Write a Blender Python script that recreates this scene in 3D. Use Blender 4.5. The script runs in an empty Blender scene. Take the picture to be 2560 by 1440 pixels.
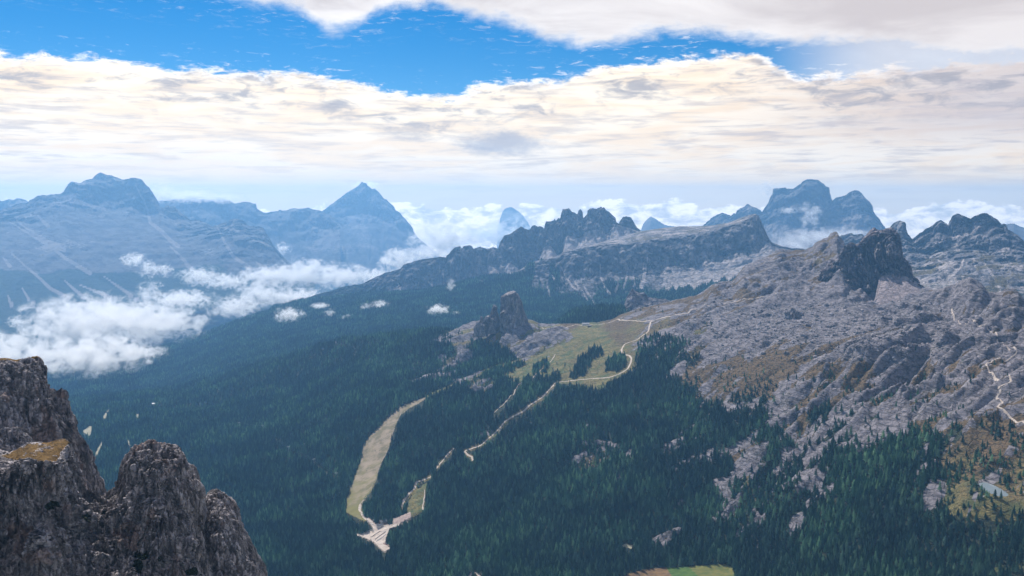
import bpy, math, random
import numpy as np

# ------------------------------------------------------------------ camera, sky, sun, exposure
scene = bpy.context.scene
COL = scene.collection
F, PITCH = 2310.0, math.radians(5.2)
SUN_EL, SUN_AZ = 45.0, -25.0          # degrees; azimuth measured from the view axis, + to the right
HAZE_D = 4.7e-5

cam_d = bpy.data.cameras.new('camera')
cam = bpy.data.objects.new('camera', cam_d)
COL.objects.link(cam)
cam.location = (0, 0, 0)
cam.rotation_euler = (math.pi / 2 - PITCH, 0, 0)
cam_d.sensor_width = 36.0
cam_d.lens = 36.0 * F / 2560.0
cam_d.clip_start, cam_d.clip_end = 5.0, 150000.0
scene.camera = cam

scene.view_settings.view_transform = 'Standard'
scene.view_settings.look = 'None'
scene.view_settings.gamma = 1.0
scene.view_settings.use_curve_mapping = False
scene.view_settings.exposure = 0.2
cy = scene.cycles
cy.use_denoising = True
cy.max_bounces = 7
cy.diffuse_bounces = 2
cy.glossy_bounces = 2
cy.transmission_bounces = 2
cy.transparent_max_bounces = 8
cy.volume_bounces = 4
cy.volume_max_steps = 256
cy.sample_clamp_indirect = 6.0

sun_d = bpy.data.lights.new('sun', 'SUN')
sun = bpy.data.objects.new('sun', sun_d)
COL.objects.link(sun)
sun_d.energy = 5.0
sun_d.angle = math.radians(0.6)
sun_d.color = (1.0, 0.95, 0.88)
sun.rotation_euler = (-math.radians(90 - SUN_EL), 0, -math.radians(SUN_AZ))


class NT:
    """small helper for building node trees"""
    def __init__(self, tree):
        self.t = tree
        self.n = tree.nodes
        self.l = tree.links

    def new(self, typ, **kw):
        nd = self.n.new(typ)
        for k, v in kw.items():
            setattr(nd, k, v)
        return nd

    def put(self, sock, v):
        if isinstance(v, bpy.types.NodeSocket):
            self.l.new(v, sock)
        elif v is not None:
            sock.default_value = v

    def math(self, op, a, b=None, c=None, clamp=False):
        nd = self.new('ShaderNodeMath', operation=op, use_clamp=clamp)
        self.put(nd.inputs[0], a)
        if b is not None:
            self.put(nd.inputs[1], b)
        if c is not None:
            self.put(nd.inputs[2], c)
        return nd.outputs[0]

    def vmath(self, op, a, b=None):
        nd = self.new('ShaderNodeVectorMath', operation=op)
        self.put(nd.inputs[0], a)
        if b is not None:
            self.put(nd.inputs[1], b)
        return nd.outputs['Value'] if op in ('LENGTH', 'DOT_PRODUCT', 'DISTANCE') else nd.outputs[0]

    def noise(self, vec, scale, detail=4.0, rough=0.55, lac=2.0, dist=0.0):
        nd = self.new('ShaderNodeTexNoise')
        self.put(nd.inputs['Vector'], vec)
        nd.inputs['Scale'].default_value = scale
        nd.inputs['Detail'].default_value = detail
        nd.inputs['Roughness'].default_value = rough
        nd.inputs['Lacunarity'].default_value = lac
        nd.inputs['Distortion'].default_value = dist
        return nd.outputs['Fac']

    def smooth(self, v, a, b, lo=0.0, hi=1.0):
        nd = self.new('ShaderNodeMapRange', interpolation_type='SMOOTHSTEP')
        self.put(nd.inputs[0], v)
        nd.inputs[1].default_value, nd.inputs[2].default_value = a, b
        nd.inputs[3].default_value, nd.inputs[4].default_value = lo, hi
        return nd.outputs[0]

    def lin(self, v, a, b, lo=0.0, hi=1.0):
        nd = self.new('ShaderNodeMapRange', clamp=True)
        self.put(nd.inputs[0], v)
        nd.inputs[1].default_value, nd.inputs[2].default_value = a, b
        nd.inputs[3].default_value, nd.inputs[4].default_value = lo, hi
        return nd.outputs[0]

    def mix(self, f, a, b, mode='MIX'):
        nd = self.new('ShaderNodeMix', data_type='RGBA', blend_type=mode)
        self.put(nd.inputs['Factor'], f)
        A, B = nd.inputs[6], nd.inputs[7]
        self.put(A, a if isinstance(a, bpy.types.NodeSocket) else (*a, 1.0))
        self.put(B, b if isinstance(b, bpy.types.NodeSocket) else (*b, 1.0))
        return nd.outputs[2]

    def comb(self, x, y, z):
        nd = self.new('ShaderNodeCombineXYZ')
        self.put(nd.inputs[0], x)
        self.put(nd.inputs[1], y)
        self.put(nd.inputs[2], z)
        return nd.outputs[0]

    def scalevec(self, v, s):
        return self.vmath('MULTIPLY', v, s)

    def fcurve(self, v, pts):
        nd = self.new('ShaderNodeFloatCurve')
        cu = nd.mapping.curves[0]
        nd.mapping.use_clip = False
        while len(cu.points) > 2:
            cu.points.remove(cu.points[1])
        cu.points[0].location = pts[0]
        cu.points[1].location = pts[-1]
        for p in pts[1:-1]:
            cu.points.new(*p)
        nd.mapping.update()
        self.put(nd.inputs['Value'], v)
        return nd.outputs[0]


def build_world():
    w = bpy.data.worlds.new('World')
    scene.world = w
    w.use_nodes = True
    N = NT(w.node_tree)
    N.n.clear()
    out = N.new('ShaderNodeOutputWorld')
    bg = N.new('ShaderNodeBackground')
    bg.inputs['Strength'].default_value = 0.1
    N.l.new(bg.outputs[0], out.inputs['Surface'])
    sky = N.new('ShaderNodeTexSky', sky_type='NISHITA')
    sky.sun_disc = False
    sky.sun_elevation = math.radians(SUN_EL)
    sky.sun_rotation = math.radians(SUN_AZ)
    sky.altitude = 2700.0
    sky.air_density = 1.0
    sky.dust_density = 0.15
    sky.ozone_density = 3.0
    hs = N.new('ShaderNodeHueSaturation')
    hs.inputs['Saturation'].default_value = SKY_SAT
    hs.inputs['Value'].default_value = SKY_VAL
    N.l.new(sky.outputs[0], hs.inputs['Color'])
    blue = hs.outputs[0]

    tc = N.new('ShaderNodeTexCoord')
    d = tc.outputs['Generated']
    sx = N.new('ShaderNodeSeparateXYZ')
    N.l.new(d, sx.inputs[0])
    X, Y, Z = sx.outputs
    az = N.math('ARCTAN2', X, Y)                                   # radians, 0 = view axis
    hor = N.math('SQRT', N.math('ADD', N.math('MULTIPLY', X, X), N.math('MULTIPLY', Y, Y)))
    el = N.math('ARCTAN2', Z, hor)
    azd = N.math('MULTIPLY', az, 180 / math.pi)
    eld = N.math('MULTIPLY', el, 180 / math.pi)

    # flat-layer coordinates: cloud sheets foreshorten toward the horizon
    den = N.math('ADD', N.math('MAXIMUM', el, 0.0), 0.055)
    lay = N.comb(N.math('DIVIDE', X, den), N.math('DIVIDE', Y, den), 0.0)
    ang = N.comb(azd, N.math('MULTIPLY', eld, 2.2), 0.0)           # angular coordinates, stretched sideways

    def pxpts(lst):
        """traced outline of a cloud bank -> (azimuth, elevation) on the 0..1 curve range"""
        o = []
        for px, py in lst:
            a, b = (px - 1280) / F, (720 - py) / F
            dy = math.cos(PITCH) + b * math.sin(PITCH)
            dz = -math.sin(PITCH) + b * math.cos(PITCH)
            o.append((math.degrees(math.atan2(a, dy)) / 90 + 0.5, math.degrees(math.atan2(dz, math.hypot(a, dy))) / 20))
        return o
    azn = N.math('ADD', N.math('DIVIDE', azd, 90.0), 0.5)
    E1 = N.math('MULTIPLY', N.fcurve(azn, pxpts(
        [(-900, 120), (-300, 112), (0, 128), (200, 138), (400, 160), (600, 172), (750, 178), (850, 192), (920, 208), (1000, 224),
         (1080, 229), (1140, 233), (1200, 206), (1300, 196), (1400, 190), (1480, 168), (1600, 150), (1750, 136), (1880, 130),
         (1950, 165), (2040, 185), (2120, 180), (2250, 165), (2500, 150), (2900, 130), (3400, 120)])), 20.0)
    E2 = N.math('MULTIPLY', N.fcurve(azn, pxpts(
        [(-900, -120), (-300, -110), (0, -60), (300, -30), (500, -8), (620, 18), (740, 40), (800, 80), (830, 96), (900, 76), (960, 36), (1020, 26),
         (1080, 24), (1150, 48), (1250, 68), (1350, 104), (1420, 118), (1500, 128), (1600, 108), (1700, 98), (1850, 105),
         (1950, 118), (2100, 128), (2200, 138), (2300, 152), (2500, 165), (2900, 180), (3400, 190)])), 20.0)

    n_big = N.noise(ang, 0.16, 6, 0.6)
    n_edge = N.noise(ang, 0.62, 12, 0.66, dist=0.25)
    n_tear = N.noise(N.comb(N.math('MULTIPLY', azd, 0.55), N.math('MULTIPLY', eld, 2.4), 4.0), 1.5, 10, 0.68, dist=0.6)
    n_lay = N.noise(lay, 0.9, 8, 0.58, dist=0.6)
    n_str = N.noise(N.comb(N.math('MULTIPLY', azd, 0.35), N.math('MULTIPLY', eld, 2.6), 3.0), 0.5, 6, 0.55, dist=0.5)
    n_str2 = N.noise(N.comb(N.math('MULTIPLY', azd, 0.22), N.math('MULTIPLY', eld, 2.2), 9.0), 1.3, 5, 0.6, dist=0.3)

    # lower bank: solid below its edge
    e1 = N.math('ADD', E1, N.math('ADD', N.math('MULTIPLY', N.math('SUBTRACT', n_edge, 0.5), 1.9), N.math('MULTIPLY', N.math('SUBTRACT', n_tear, 0.5), 0.9)))
    d1 = N.math('SUBTRACT', e1, eld)                               # degrees below the edge
    m1 = N.math('MAXIMUM', N.smooth(d1, -0.06, 0.42), N.math('MULTIPLY', N.math('MULTIPLY', N.smooth(n_tear, 0.56, 0.74), N.smooth(d1, -1.5, 0.1)), 0.6))
    # upper sheet: solid above its edge, fading to broken cloud overhead
    e2 = N.math('ADD', E2, N.math('ADD', N.math('MULTIPLY', N.math('SUBTRACT', n_edge, 0.5), 1.6), N.math('MULTIPLY', N.math('SUBTRACT', n_big, 0.5), 1.0)))
    d2 = N.math('SUBTRACT', eld, e2)
    m2 = N.math('MAXIMUM', N.smooth(d2, -0.15, 1.0), N.math('MULTIPLY', N.math('MULTIPLY', N.smooth(n_tear, 0.52, 0.74), N.smooth(d2, -2.2, 0.2)), 0.5))
    brk = N.smooth(N.noise(lay, 0.35, 6, 0.6), 0.49, 0.63)
    behind = N.smooth(N.math('ABSOLUTE', azd), 40, 75)
    high = N.smooth(eld, 20, 40)
    open_ = N.math('MAXIMUM', behind, high)
    m2 = N.math('MULTIPLY', m2, N.math('ADD', N.math('SUBTRACT', 1.0, open_), N.math('MULTIPLY', open_, brk)))
    m1 = N.math('MULTIPLY', m1, N.math('SUBTRACT', 1.0, N.math('MULTIPLY', behind, N.math('SUBTRACT', 1.0, brk))))

    # thin veil at the right end of the gap
    veil = N.math('MULTIPLY', N.smooth(azd, 14, 22), 0.75)

    # colours of the bank: cream-white toward the sun, mauve grey in its thick parts
    sunside = N.math('SUBTRACT', 1.0, N.smooth(N.math('ABSOLUTE', N.math('ADD', azd, 9.0)), 4, 36))
    thick = N.math('MULTIPLY', n_str, 1.0)
    cream, white, mauve, grey, hblue = (1.08, 0.84, 0.58), (1.18, 1.03, 0.82), (0.52, 0.44, 0.42), (0.34, 0.33, 0.37), (1.42, 1.10, 0.68)
    c1 = N.mix(N.smooth(n_str, 0.36, 0.62), cream, white)
    c1 = N.mix(N.math('MULTIPLY', N.smooth(n_str2, 0.46, 0.68), 0.72), c1, mauve)
    shade_r = N.math('MULTIPLY', N.smooth(azd, 6, 30), N.smooth(eld, 1.8, 5.0))
    c1 = N.mix(N.math('MULTIPLY', shade_r, 0.8), c1, (0.62, 0.54, 0.54))
    c1 = N.mix(N.math('MULTIPLY', sunside, 0.35), c1, white)
    # grey undersides of the puffs just under the bright rim
    puff = N.noise(N.comb(N.math('MULTIPLY', azd, 0.5), N.math('MULTIPLY', eld, 1.7), 5.0), 0.9, 7, 0.6, dist=0.5)
    band = N.math('MULTIPLY', N.smooth(d1, 0.15, 0.6), N.math('SUBTRACT', 1.0, N.smooth(d1, 1.6, 3.4)))
    c1 = N.mix(N.math('MULTIPLY', N.math('MULTIPLY', band, N.smooth(puff, 0.46, 0.66)), 0.75), c1, grey)
    rim = N.math('MULTIPLY', N.math('SUBTRACT', 1.0, N.smooth(d1, 0.1, 0.8)), N.smooth(n_tear, 0.40, 0.58))
    c1 = N.mix(N.math('MULTIPLY', rim, N.math('SUBTRACT', 0.9, N.math('MULTIPLY', N.smooth(azd, 15, 26), 0.7))), c1, (1.25, 1.22, 1.2))
    hx = N.math('DIVIDE', N.math('ADD', azd, 0.6), 3.4)
    hy = N.math('DIVIDE', N.math('SUBTRACT', eld, 3.7), 1.0)
    hole = N.math('SUBTRACT', 1.0, N.smooth(N.math('ADD', N.math('SQRT', N.math('ADD', N.math('MULTIPLY', hx, hx), N.math('MULTIPLY', hy, hy))), N.math('MULTIPLY', N.math('SUBTRACT', n_edge, 0.5), 1.6)), 0.2, 1.1))
    c1 = N.mix(N.math('MULTIPLY', hole, 0.75), c1, (0.40, 0.41, 0.48))
    # blue-grey haze layer above the horizon
    hb = N.math('MULTIPLY', N.math('SUBTRACT', 1.0, N.smooth(N.math('ADD', eld, N.math('ADD', N.math('MULTIPLY', N.math('SUBTRACT', n_big, 0.5), 3.5), N.math('MULTIPLY', N.math('SUBTRACT', n_str, 0.5), 3.0))), 0.2, 3.6)), 0.8)
    c1 = N.mix(hb, c1, hblue)
    # sea of cumulus at the horizon
    cum = N.noise(N.comb(N.math('MULTIPLY', azd, 0.55), N.math('MULTIPLY', eld, 1.2), 1.0), 1.4, 8, 0.6, dist=0.3)
    top = N.math('ADD', N.math('MULTIPLY', N.math('SUBTRACT', N.noise(N.comb(azd, 0.0, 2.0), 0.33, 6, 0.55), 0.5), 2.2), -0.1)
    mc = N.smooth(N.math('SUBTRACT', N.math('ADD', top, N.math('MULTIPLY', N.math('SUBTRACT', cum, 0.5), 1.4)), eld), -0.05, 0.12)
    cc = N.mix(N.smooth(cum, 0.34, 0.6), (1.0, 0.84, 0.68), (2.2, 1.85, 1.4))
    c1 = N.mix(mc, c1, cc)

    # upper sheet colours
    c2 = N.mix(N.smooth(n_lay, 0.35, 0.65), (0.98, 0.93, 0.90), (0.62, 0.56, 0.55))
    c2 = N.mix(N.math('MULTIPLY', N.smooth(azd, -4, 22), 0.45), c2, (0.66, 0.58, 0.56))
    c2 = N.mix(N.math('MULTIPLY', N.math('SUBTRACT', 1.0, N.smooth(d2, 0.2, 1.6)), 0.5), c2, (1.0, 0.97, 0.95))

    k = 1 / 0.1
    def up(c):
        nd = N.new('ShaderNodeVectorMath', operation='SCALE')
        N.put(nd.inputs[0], c)
        nd.inputs['Scale'].default_value = k
        return nd.outputs[0]
    m2v = N.math('MAXIMUM', m2, N.math('MULTIPLY', veil, N.math('SUBTRACT', 1.0, open_)))
    r = N.mix(m2v, blue, up(c2))
    r = N.mix(m1, r, up(c1))
    # below the horizon outside the built land: the same cloud sea, dimming
    N.l.new(r, bg.inputs['Color'])

SKY_SAT, SKY_VAL = 1.5, 0.78
build_world()

# ------------------------------------------------------------------ numpy helpers
rng = np.random.default_rng(7)
random.seed(7)
_perm = np.concatenate([rng.permutation(256)] * 2).astype(np.int32)
_g = rng.normal(size=(256, 3))
_g = (_g / np.linalg.norm(_g, axis=1)[:, None]).astype(np.float32)


def gn(x, y, z):
    """3-D gradient noise, about -1..1"""
    x, y, z = np.broadcast_arrays(np.asarray(x, np.float32), np.asarray(y, np.float32), np.asarray(z, np.float32))
    xf, yf, zf = np.floor(x), np.floor(y), np.floor(z)
    xi, yi, zi = xf.astype(np.int32) & 255, yf.astype(np.int32) & 255, zf.astype(np.int32) & 255
    x, y, z = x - xf, y - yf, z - zf
    u, v, w = (t * t * t * (t * (t * 6 - 15) + 10) for t in (x, y, z))
    r = 0
    for dx in (0, 1):
        a = _perm[(xi + dx) & 255]
        wx = u if dx else 1 - u
        for dy in (0, 1):
            b = _perm[(a + yi + dy) & 255]
            wy = wx * (v if dy else 1 - v)
            for dz in (0, 1):
                g = _g[_perm[(b + zi + dz) & 255]]
                r = r + wy * (w if dz else 1 - w) * (g[..., 0] * (x - dx) + g[..., 1] * (y - dy) + g[..., 2] * (z - dz))
    return r * 1.6


def fbm(x, y, z, o=4, gain=0.5, lac=2.03):
    r, a, f = 0, 1.0, 1.0
    for i in range(o):
        r = r + a * gn(x * f + 17.3 * i, y * f + 5.1 * i, z * f + 9.7 * i)
        a *= gain
        f *= lac
    return r


def billow(x, y, z, o=4, gain=0.5, lac=2.1):
    r, a, f, s = 0, 1.0, 1.0, 0.0
    for i in range(o):
        r = r + a * np.abs(gn(x * f + 31.7 * i, y * f + 3.9 * i, z * f + 7.7 * i))
        s += a
        a *= gain
        f *= lac
    return r / s * 2.2          # about 0..1, creases at 0


def sstep(x, a, b):
    t = np.clip((x - a) / (b - a), 0, 1)
    return t * t * (3 - 2 * t)


def ray(px, py):
    px, py = np.asarray(px, float), np.asarray(py, float)
    a, b = (px - 1280) / F, (720 - py) / F
    dy = math.cos(PITCH) + b * math.sin(PITCH)
    dz = -math.sin(PITCH) + b * math.cos(PITCH)
    return np.arctan2(a, dy), dz / np.hypot(a, dy)        # azimuth, slope


def pix(x, y, z):
    dep = y * math.cos(PITCH) - z * math.sin(PITCH)
    upv = y * math.sin(PITCH) + z * math.cos(PITCH)
    dep = np.maximum(dep, 1e-3)
    return 1280 + F * x / dep, 720 - F * upv / dep


def hermite(xs, ys, x):
    """monotone cubic through (xs, ys)"""
    xs, ys = np.asarray(xs, float), np.asarray(ys, float)
    h = np.diff(xs)
    dl = np.diff(ys) / h
    m = np.zeros_like(ys)
    if len(xs) > 2:
        p = dl[:-1] * dl[1:]
        m[1:-1] = np.where(p > 0, 2 * p / np.where(np.abs(dl[:-1] + dl[1:]) < 1e-12, 1, dl[:-1] + dl[1:]), 0)
    m[0], m[-1] = dl[0], dl[-1]
    x = np.clip(x, xs[0], xs[-1])
    i = np.clip(np.searchsorted(xs, x, side='right') - 1, 0, len(xs) - 2)
    t = (x - xs[i]) / h[i]
    return ((1 + 2 * t) * (1 - t) ** 2 * ys[i] + t * (1 - t) ** 2 * h[i] * m[i] + t * t * (3 - 2 * t) * ys[i + 1] + t * t * (t - 1) * h[i] * m[i + 1])


def crv(pts, az, lin=False):
    """[(px, py, r)] traced points -> r(az), z(az)"""
    p = np.array(pts, float)
    a, s = ray(p[:, 0], p[:, 1])
    f = np.interp if lin else (lambda x, xs, ys: hermite(xs, ys, x))
    return f(az, a, p[:, 2]), f(az, a, s * p[:, 2])


def withr(pts, rpts):
    """add a distance to traced (px, py) points, interpolated from (px, r)"""
    rp = np.array(rpts, float)
    return [(a, b, float(np.interp(a, rp[:, 0], rp[:, 1]))) for a, b in pts]


def tr(ox, oy, s, pts):
    return [(ox + a * s, oy + b * s) for a, b in pts]


def polydist(px, py, poly):
    """distance in traced-pixel units from points to a polyline"""
    d = np.full(np.shape(px), 1e9)
    for (x0, y0), (x1, y1) in zip(poly[:-1], poly[1:]):
        vx, vy = x1 - x0, y1 - y0
        t = np.clip(((px - x0) * vx + (py - y0) * vy) / (vx * vx + vy * vy + 1e-9), 0, 1)
        d = np.minimum(d, np.hypot(px - x0 - t * vx, py - y0 - t * vy))
    return d


def inpoly(px, py, poly):
    r = np.zeros(np.shape(px), bool)
    n = len(poly)
    for i in range(n):
        (x0, y0), (x1, y1) = poly[i], poly[(i + 1) % n]
        if y0 == y1:
            continue
        c = ((y0 > py) != (y1 > py)) & (px < (x1 - x0) * (py - y0) / (y1 - y0) + x0)
        r ^= c
    return r


def grid_mesh(name, P, mat, zone=None, keep=None):
    """(rows, cols, 3) grid of points -> smooth mesh object"""
    nr, nc = P.shape[:2]
    idx = np.arange(nr * nc, dtype=np.int32).reshape(nr, nc)
    q = np.stack([idx[:-1, :-1], idx[:-1, 1:], idx[1:, 1:], idx[1:, :-1]], -1).reshape(-1, 4)
    if keep is not None:
        q = q[keep.reshape(-1)]
    return raw_mesh(name, P.reshape(-1, 3), q, mat, zone)


def raw_mesh(name, V, Q, mat, zone=None, smooth=True):
    me = bpy.data.meshes.new(name)
    k = Q.shape[1]
    me.vertices.add(len(V))
    me.vertices.foreach_set('co', np.ascontiguousarray(V, np.float32).ravel())
    me.loops.add(Q.size)
    me.loops.foreach_set('vertex_index', np.ascontiguousarray(Q, np.int32).ravel())
    me.polygons.add(len(Q))
    me.polygons.foreach_set('loop_start', np.arange(0, Q.size, k, dtype=np.int32))
    me.polygons.foreach_set('use_smooth', np.full(len(Q), smooth))
    me.update(calc_edges=True)
    if zone is not None:
        at = me.color_attributes.new('zone', 'FLOAT_COLOR', 'POINT')
        at.data.foreach_set('color', np.ascontiguousarray(zone.reshape(-1, 4), np.float32).ravel())
    if mat:
        me.materials.append(mat)
    o = bpy.data.objects.new(name, me)
    COL.objects.link(o)
    return o


def tag(o, label=None, cat=None, group=None, kind=None):
    if label: o['label'] = label
    if cat: o['category'] = cat
    if group: o['group'] = group
    if kind: o['kind'] = kind
    return o


def loft(curves, az, bands):
    """curves: list of (r(az), z(az)); bands: rows between consecutive curves -> P (rows, cols, 3), t (rows)"""
    R = np.array([c[0] for c in curves])
    Z = np.array([c[1] for c in curves])
    t = np.concatenate([k + np.arange(n) / n for k, n in enumerate(bands)] + [[len(bands)]])
    K = len(curves)
    def interp(A):
        dl = np.diff(A, axis=0)
        m = np.zeros_like(A)
        p = dl[:-1] * dl[1:]
        sm = dl[:-1] + dl[1:]
        m[1:-1] = np.where(p > 0, 2 * p / np.where(np.abs(sm) < 1e-9, 1, sm), 0)
        m[0], m[-1] = dl[0], dl[-1]
        i = np.minimum(t.astype(int), K - 2)
        s = (t - i)[:, None]
        return (1 + 2 * s) * (1 - s) ** 2 * A[i] + s * (1 - s) ** 2 * m[i] + s * s * (3 - 2 * s) * A[i + 1] + s * s * (s - 1) * m[i + 1]
    r, z = interp(R), interp(Z)
    return np.stack([r * np.sin(az), r * np.cos(az), z], -1), t


def normals(P):
    du = np.gradient(P, axis=1)
    dv = np.gradient(P, axis=0)
    n = np.cross(du, dv)
    n /= np.linalg.norm(n, axis=-1)[..., None] + 1e-9
    tocam = -(P * n).sum(-1)
    n[tocam < 0] *= -1 if np.median(tocam) < 0 else 1
    if np.median((P * n).sum(-1)) > 0:
        n = -n
    return n


def arc_az(pts, n, pad=0.0):
    """columns spread evenly along the traced outline, so that upright edges get columns too"""
    p = np.array([(a, b) for a, b, *_ in pts], float)
    d = np.concatenate([[0], np.cumsum(np.hypot(np.diff(p[:, 0]), 0.6 * np.diff(p[:, 1])))])
    s = np.linspace(0, d[-1], n)
    px, py = np.interp(s, d, p[:, 0]), np.interp(s, d, p[:, 1])
    az = ray(px, py)[0]
    return np.maximum.accumulate(az + np.arange(n) * 1e-9)


def worley(x, y, z):
    """cell noise: distance to the border between cells, and a random number per cell"""
    xi, yi, zi = np.floor(x).astype(np.int32), np.floor(y).astype(np.int32), np.floor(z).astype(np.int32)
    f1 = np.full(x.shape, 9.0, np.float32)
    f2 = f1.copy()
    cid = np.zeros(x.shape, np.int32)
    for dx in (-1, 0, 1):
        for dy in (-1, 0, 1):
            for dz in (-1, 0, 1):
                h = _perm[(_perm[(_perm[(xi + dx) & 255] + yi + dy) & 255] + zi + dz) & 255]
                h2 = _perm[(h + 71) & 255]
                h3 = _perm[(h2 + 133) & 255]
                d = (xi + dx + h / 255.0 - x) ** 2 + (yi + dy + h2 / 255.0 - y) ** 2 + (zi + dz + h3 / 255.0 - z) ** 2
                d = np.sqrt(d).astype(np.float32)
                n1 = d < f1
                f2 = np.where(n1, f1, np.minimum(f2, d))
                cid = np.where(n1, h3, cid)
                f1 = np.where(n1, d, f1)
    return f2 - f1, cid / 255.0


def blocks(P, n, amp, sc, vs=2.5, seed=0.0, crack=0.6, width=0.12):
    """break a face into upright blocks set at uneven depths, with dark joints between them"""
    x, y, z = P[..., 0] / sc, P[..., 1] / sc, P[..., 2] / (sc * vs)
    wx_ = .45 * fbm(x * .8, y * .8, z * .8 + seed, 2)
    wy_ = .45 * fbm(x * .8 + 9, y * .8, z * .8 + seed, 2)
    e, c = worley(x + wx_ + seed, y + wy_, z + .3 * wx_)
    d = (c - .5) - crack * np.exp(-e / width)
    return P + n * (amp * d)[..., None]

# ------------------------------------------------------------------ materials
def new_mat(name):
    m = bpy.data.materials.new(name)
    m.use_nodes = True
    N = NT(m.node_tree)
    b = N.n['Principled BSDF']
    b.inputs['Roughness'].default_value = 0.9
    b.inputs['Specular IOR Level'].default_value = 0.15
    return m, N, b


def flat_mat(name, col, rough=0.8, spec=0.2, metal=0.0):
    m, N, b = new_mat(name)
    b.inputs['Base Color'].default_value = (*col, 1)
    b.inputs['Roughness'].default_value = rough
    b.inputs['Specular IOR Level'].default_value = spec
    b.inputs['Metallic'].default_value = metal
    return m


def bump(N, b, h, dist, strength=1.0):
    nd = N.new('ShaderNodeBump')
    nd.inputs['Strength'].default_value = strength
    nd.inputs['Distance'].default_value = dist
    N.l.new(h, nd.inputs['Height'])
    N.l.new(nd.outputs[0], b.inputs['Normal'])


def rock_mat(name, light, dark, scree, forest, grass, s, bump_d, stain=None, streak=3.5, joints=0.55):
    """mountain stone; s is the size in metres of its main blotches. zone: r scree, g forest, b stain, a grass"""
    m, N, b = new_mat(name)
    P = N.new('ShaderNodeNewGeometry').outputs['Position']
    at = N.new('ShaderNodeAttribute', attribute_name='zone')
    sp = N.new('ShaderNodeSeparateColor')
    N.l.new(at.outputs['Color'], sp.inputs[0])
    R, G, B = sp.outputs
    A = at.outputs['Alpha']
    st = N.scalevec(P, (1 / s, 1 / s, 1 / (s * streak)))
    iso = N.scalevec(P, (1 / s,) * 3)
    lay = N.scalevec(P, (0.25 / s, 0.25 / s, 2.2 / s))
    n1 = N.noise(st, 1.0, 8, 0.62, dist=0.3)
    n2 = N.noise(iso, 0.35, 5, 0.6)
    n3 = N.noise(lay, 1.0, 5, 0.6, dist=0.2)
    n4 = N.noise(iso, 4.0, 5, 0.65)
    c = N.mix(N.smooth(n1, 0.40, 0.60), dark, light)
    c = N.mix(N.math('MULTIPLY', N.smooth(n3, 0.52, 0.7), 0.35), c, tuple(0.55 * x for x in dark))
    c = N.mix(N.math('MULTIPLY', N.smooth(n2, 0.5, 0.7), 0.4), c, tuple(1.15 * x for x in light))
    vj = N.new('ShaderNodeTexVoronoi', feature='DISTANCE_TO_EDGE')
    wv = N.new('ShaderNodeVectorMath', operation='SCALE')
    N.l.new(N.comb(n4, n2, n4), wv.inputs[0])
    wv.inputs['Scale'].default_value = 1.2
    N.l.new(N.vmath('ADD', N.scalevec(P, (1 / s, 1 / s, 0.22 / s)), wv.outputs[0]), vj.inputs['Vector'])
    vj.inputs['Scale'].default_value = 1.1
    joint = N.smooth(vj.outputs['Distance'], 0.0, 0.09)
    c = N.mix(N.math('MULTIPLY', N.math('SUBTRACT', 1.0, joint), joints), c, tuple(0.35 * x for x in dark))
    if stain:
        c = N.mix(N.math('MULTIPLY', N.smooth(N.math('ADD', N.noise(st, 0.45, 4, 0.6), N.math('MULTIPLY', B, 0.5)), 0.72, 0.86), 0.65), c, stain)
    sc = N.mix(N.smooth(n4, 0.35, 0.65), tuple(0.8 * x for x in scree), scree)
    c = N.mix(N.smooth(N.math('ADD', R, N.math('MULTIPLY', N.math('SUBTRACT', n4, 0.5), 0.9)), 0.42, 0.58), c, sc)
    gr = N.mix(N.smooth(n4, 0.35, 0.65), tuple(0.7 * x for x in grass), grass)
    c = N.mix(N.smooth(N.math('ADD', A, N.math('MULTIPLY', N.math('SUBTRACT', n4, 0.5), 0.9)), 0.42, 0.58), c, gr)
    fo = N.mix(N.smooth(n4, 0.35, 0.65), tuple(0.6 * x for x in forest), tuple(1.25 * x for x in forest))
    c = N.mix(N.smooth(N.math('ADD', G, N.math('MULTIPLY', N.math('SUBTRACT', N.noise(iso, 1.2, 6, 0.65), 0.5), 1.0)), 0.4, 0.6), c, fo)
    N.l.new(c, b.inputs['Base Color'])
    h = N.math('ADD', N.math('ADD', N.math('MULTIPLY', n1, 1.0), N.math('MULTIPLY', joint, joints)), N.math('MULTIPLY', N.noise(iso, 3.0, 6, 0.65), 0.6))
    bump(N, b, h, bump_d)
    return m


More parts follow.
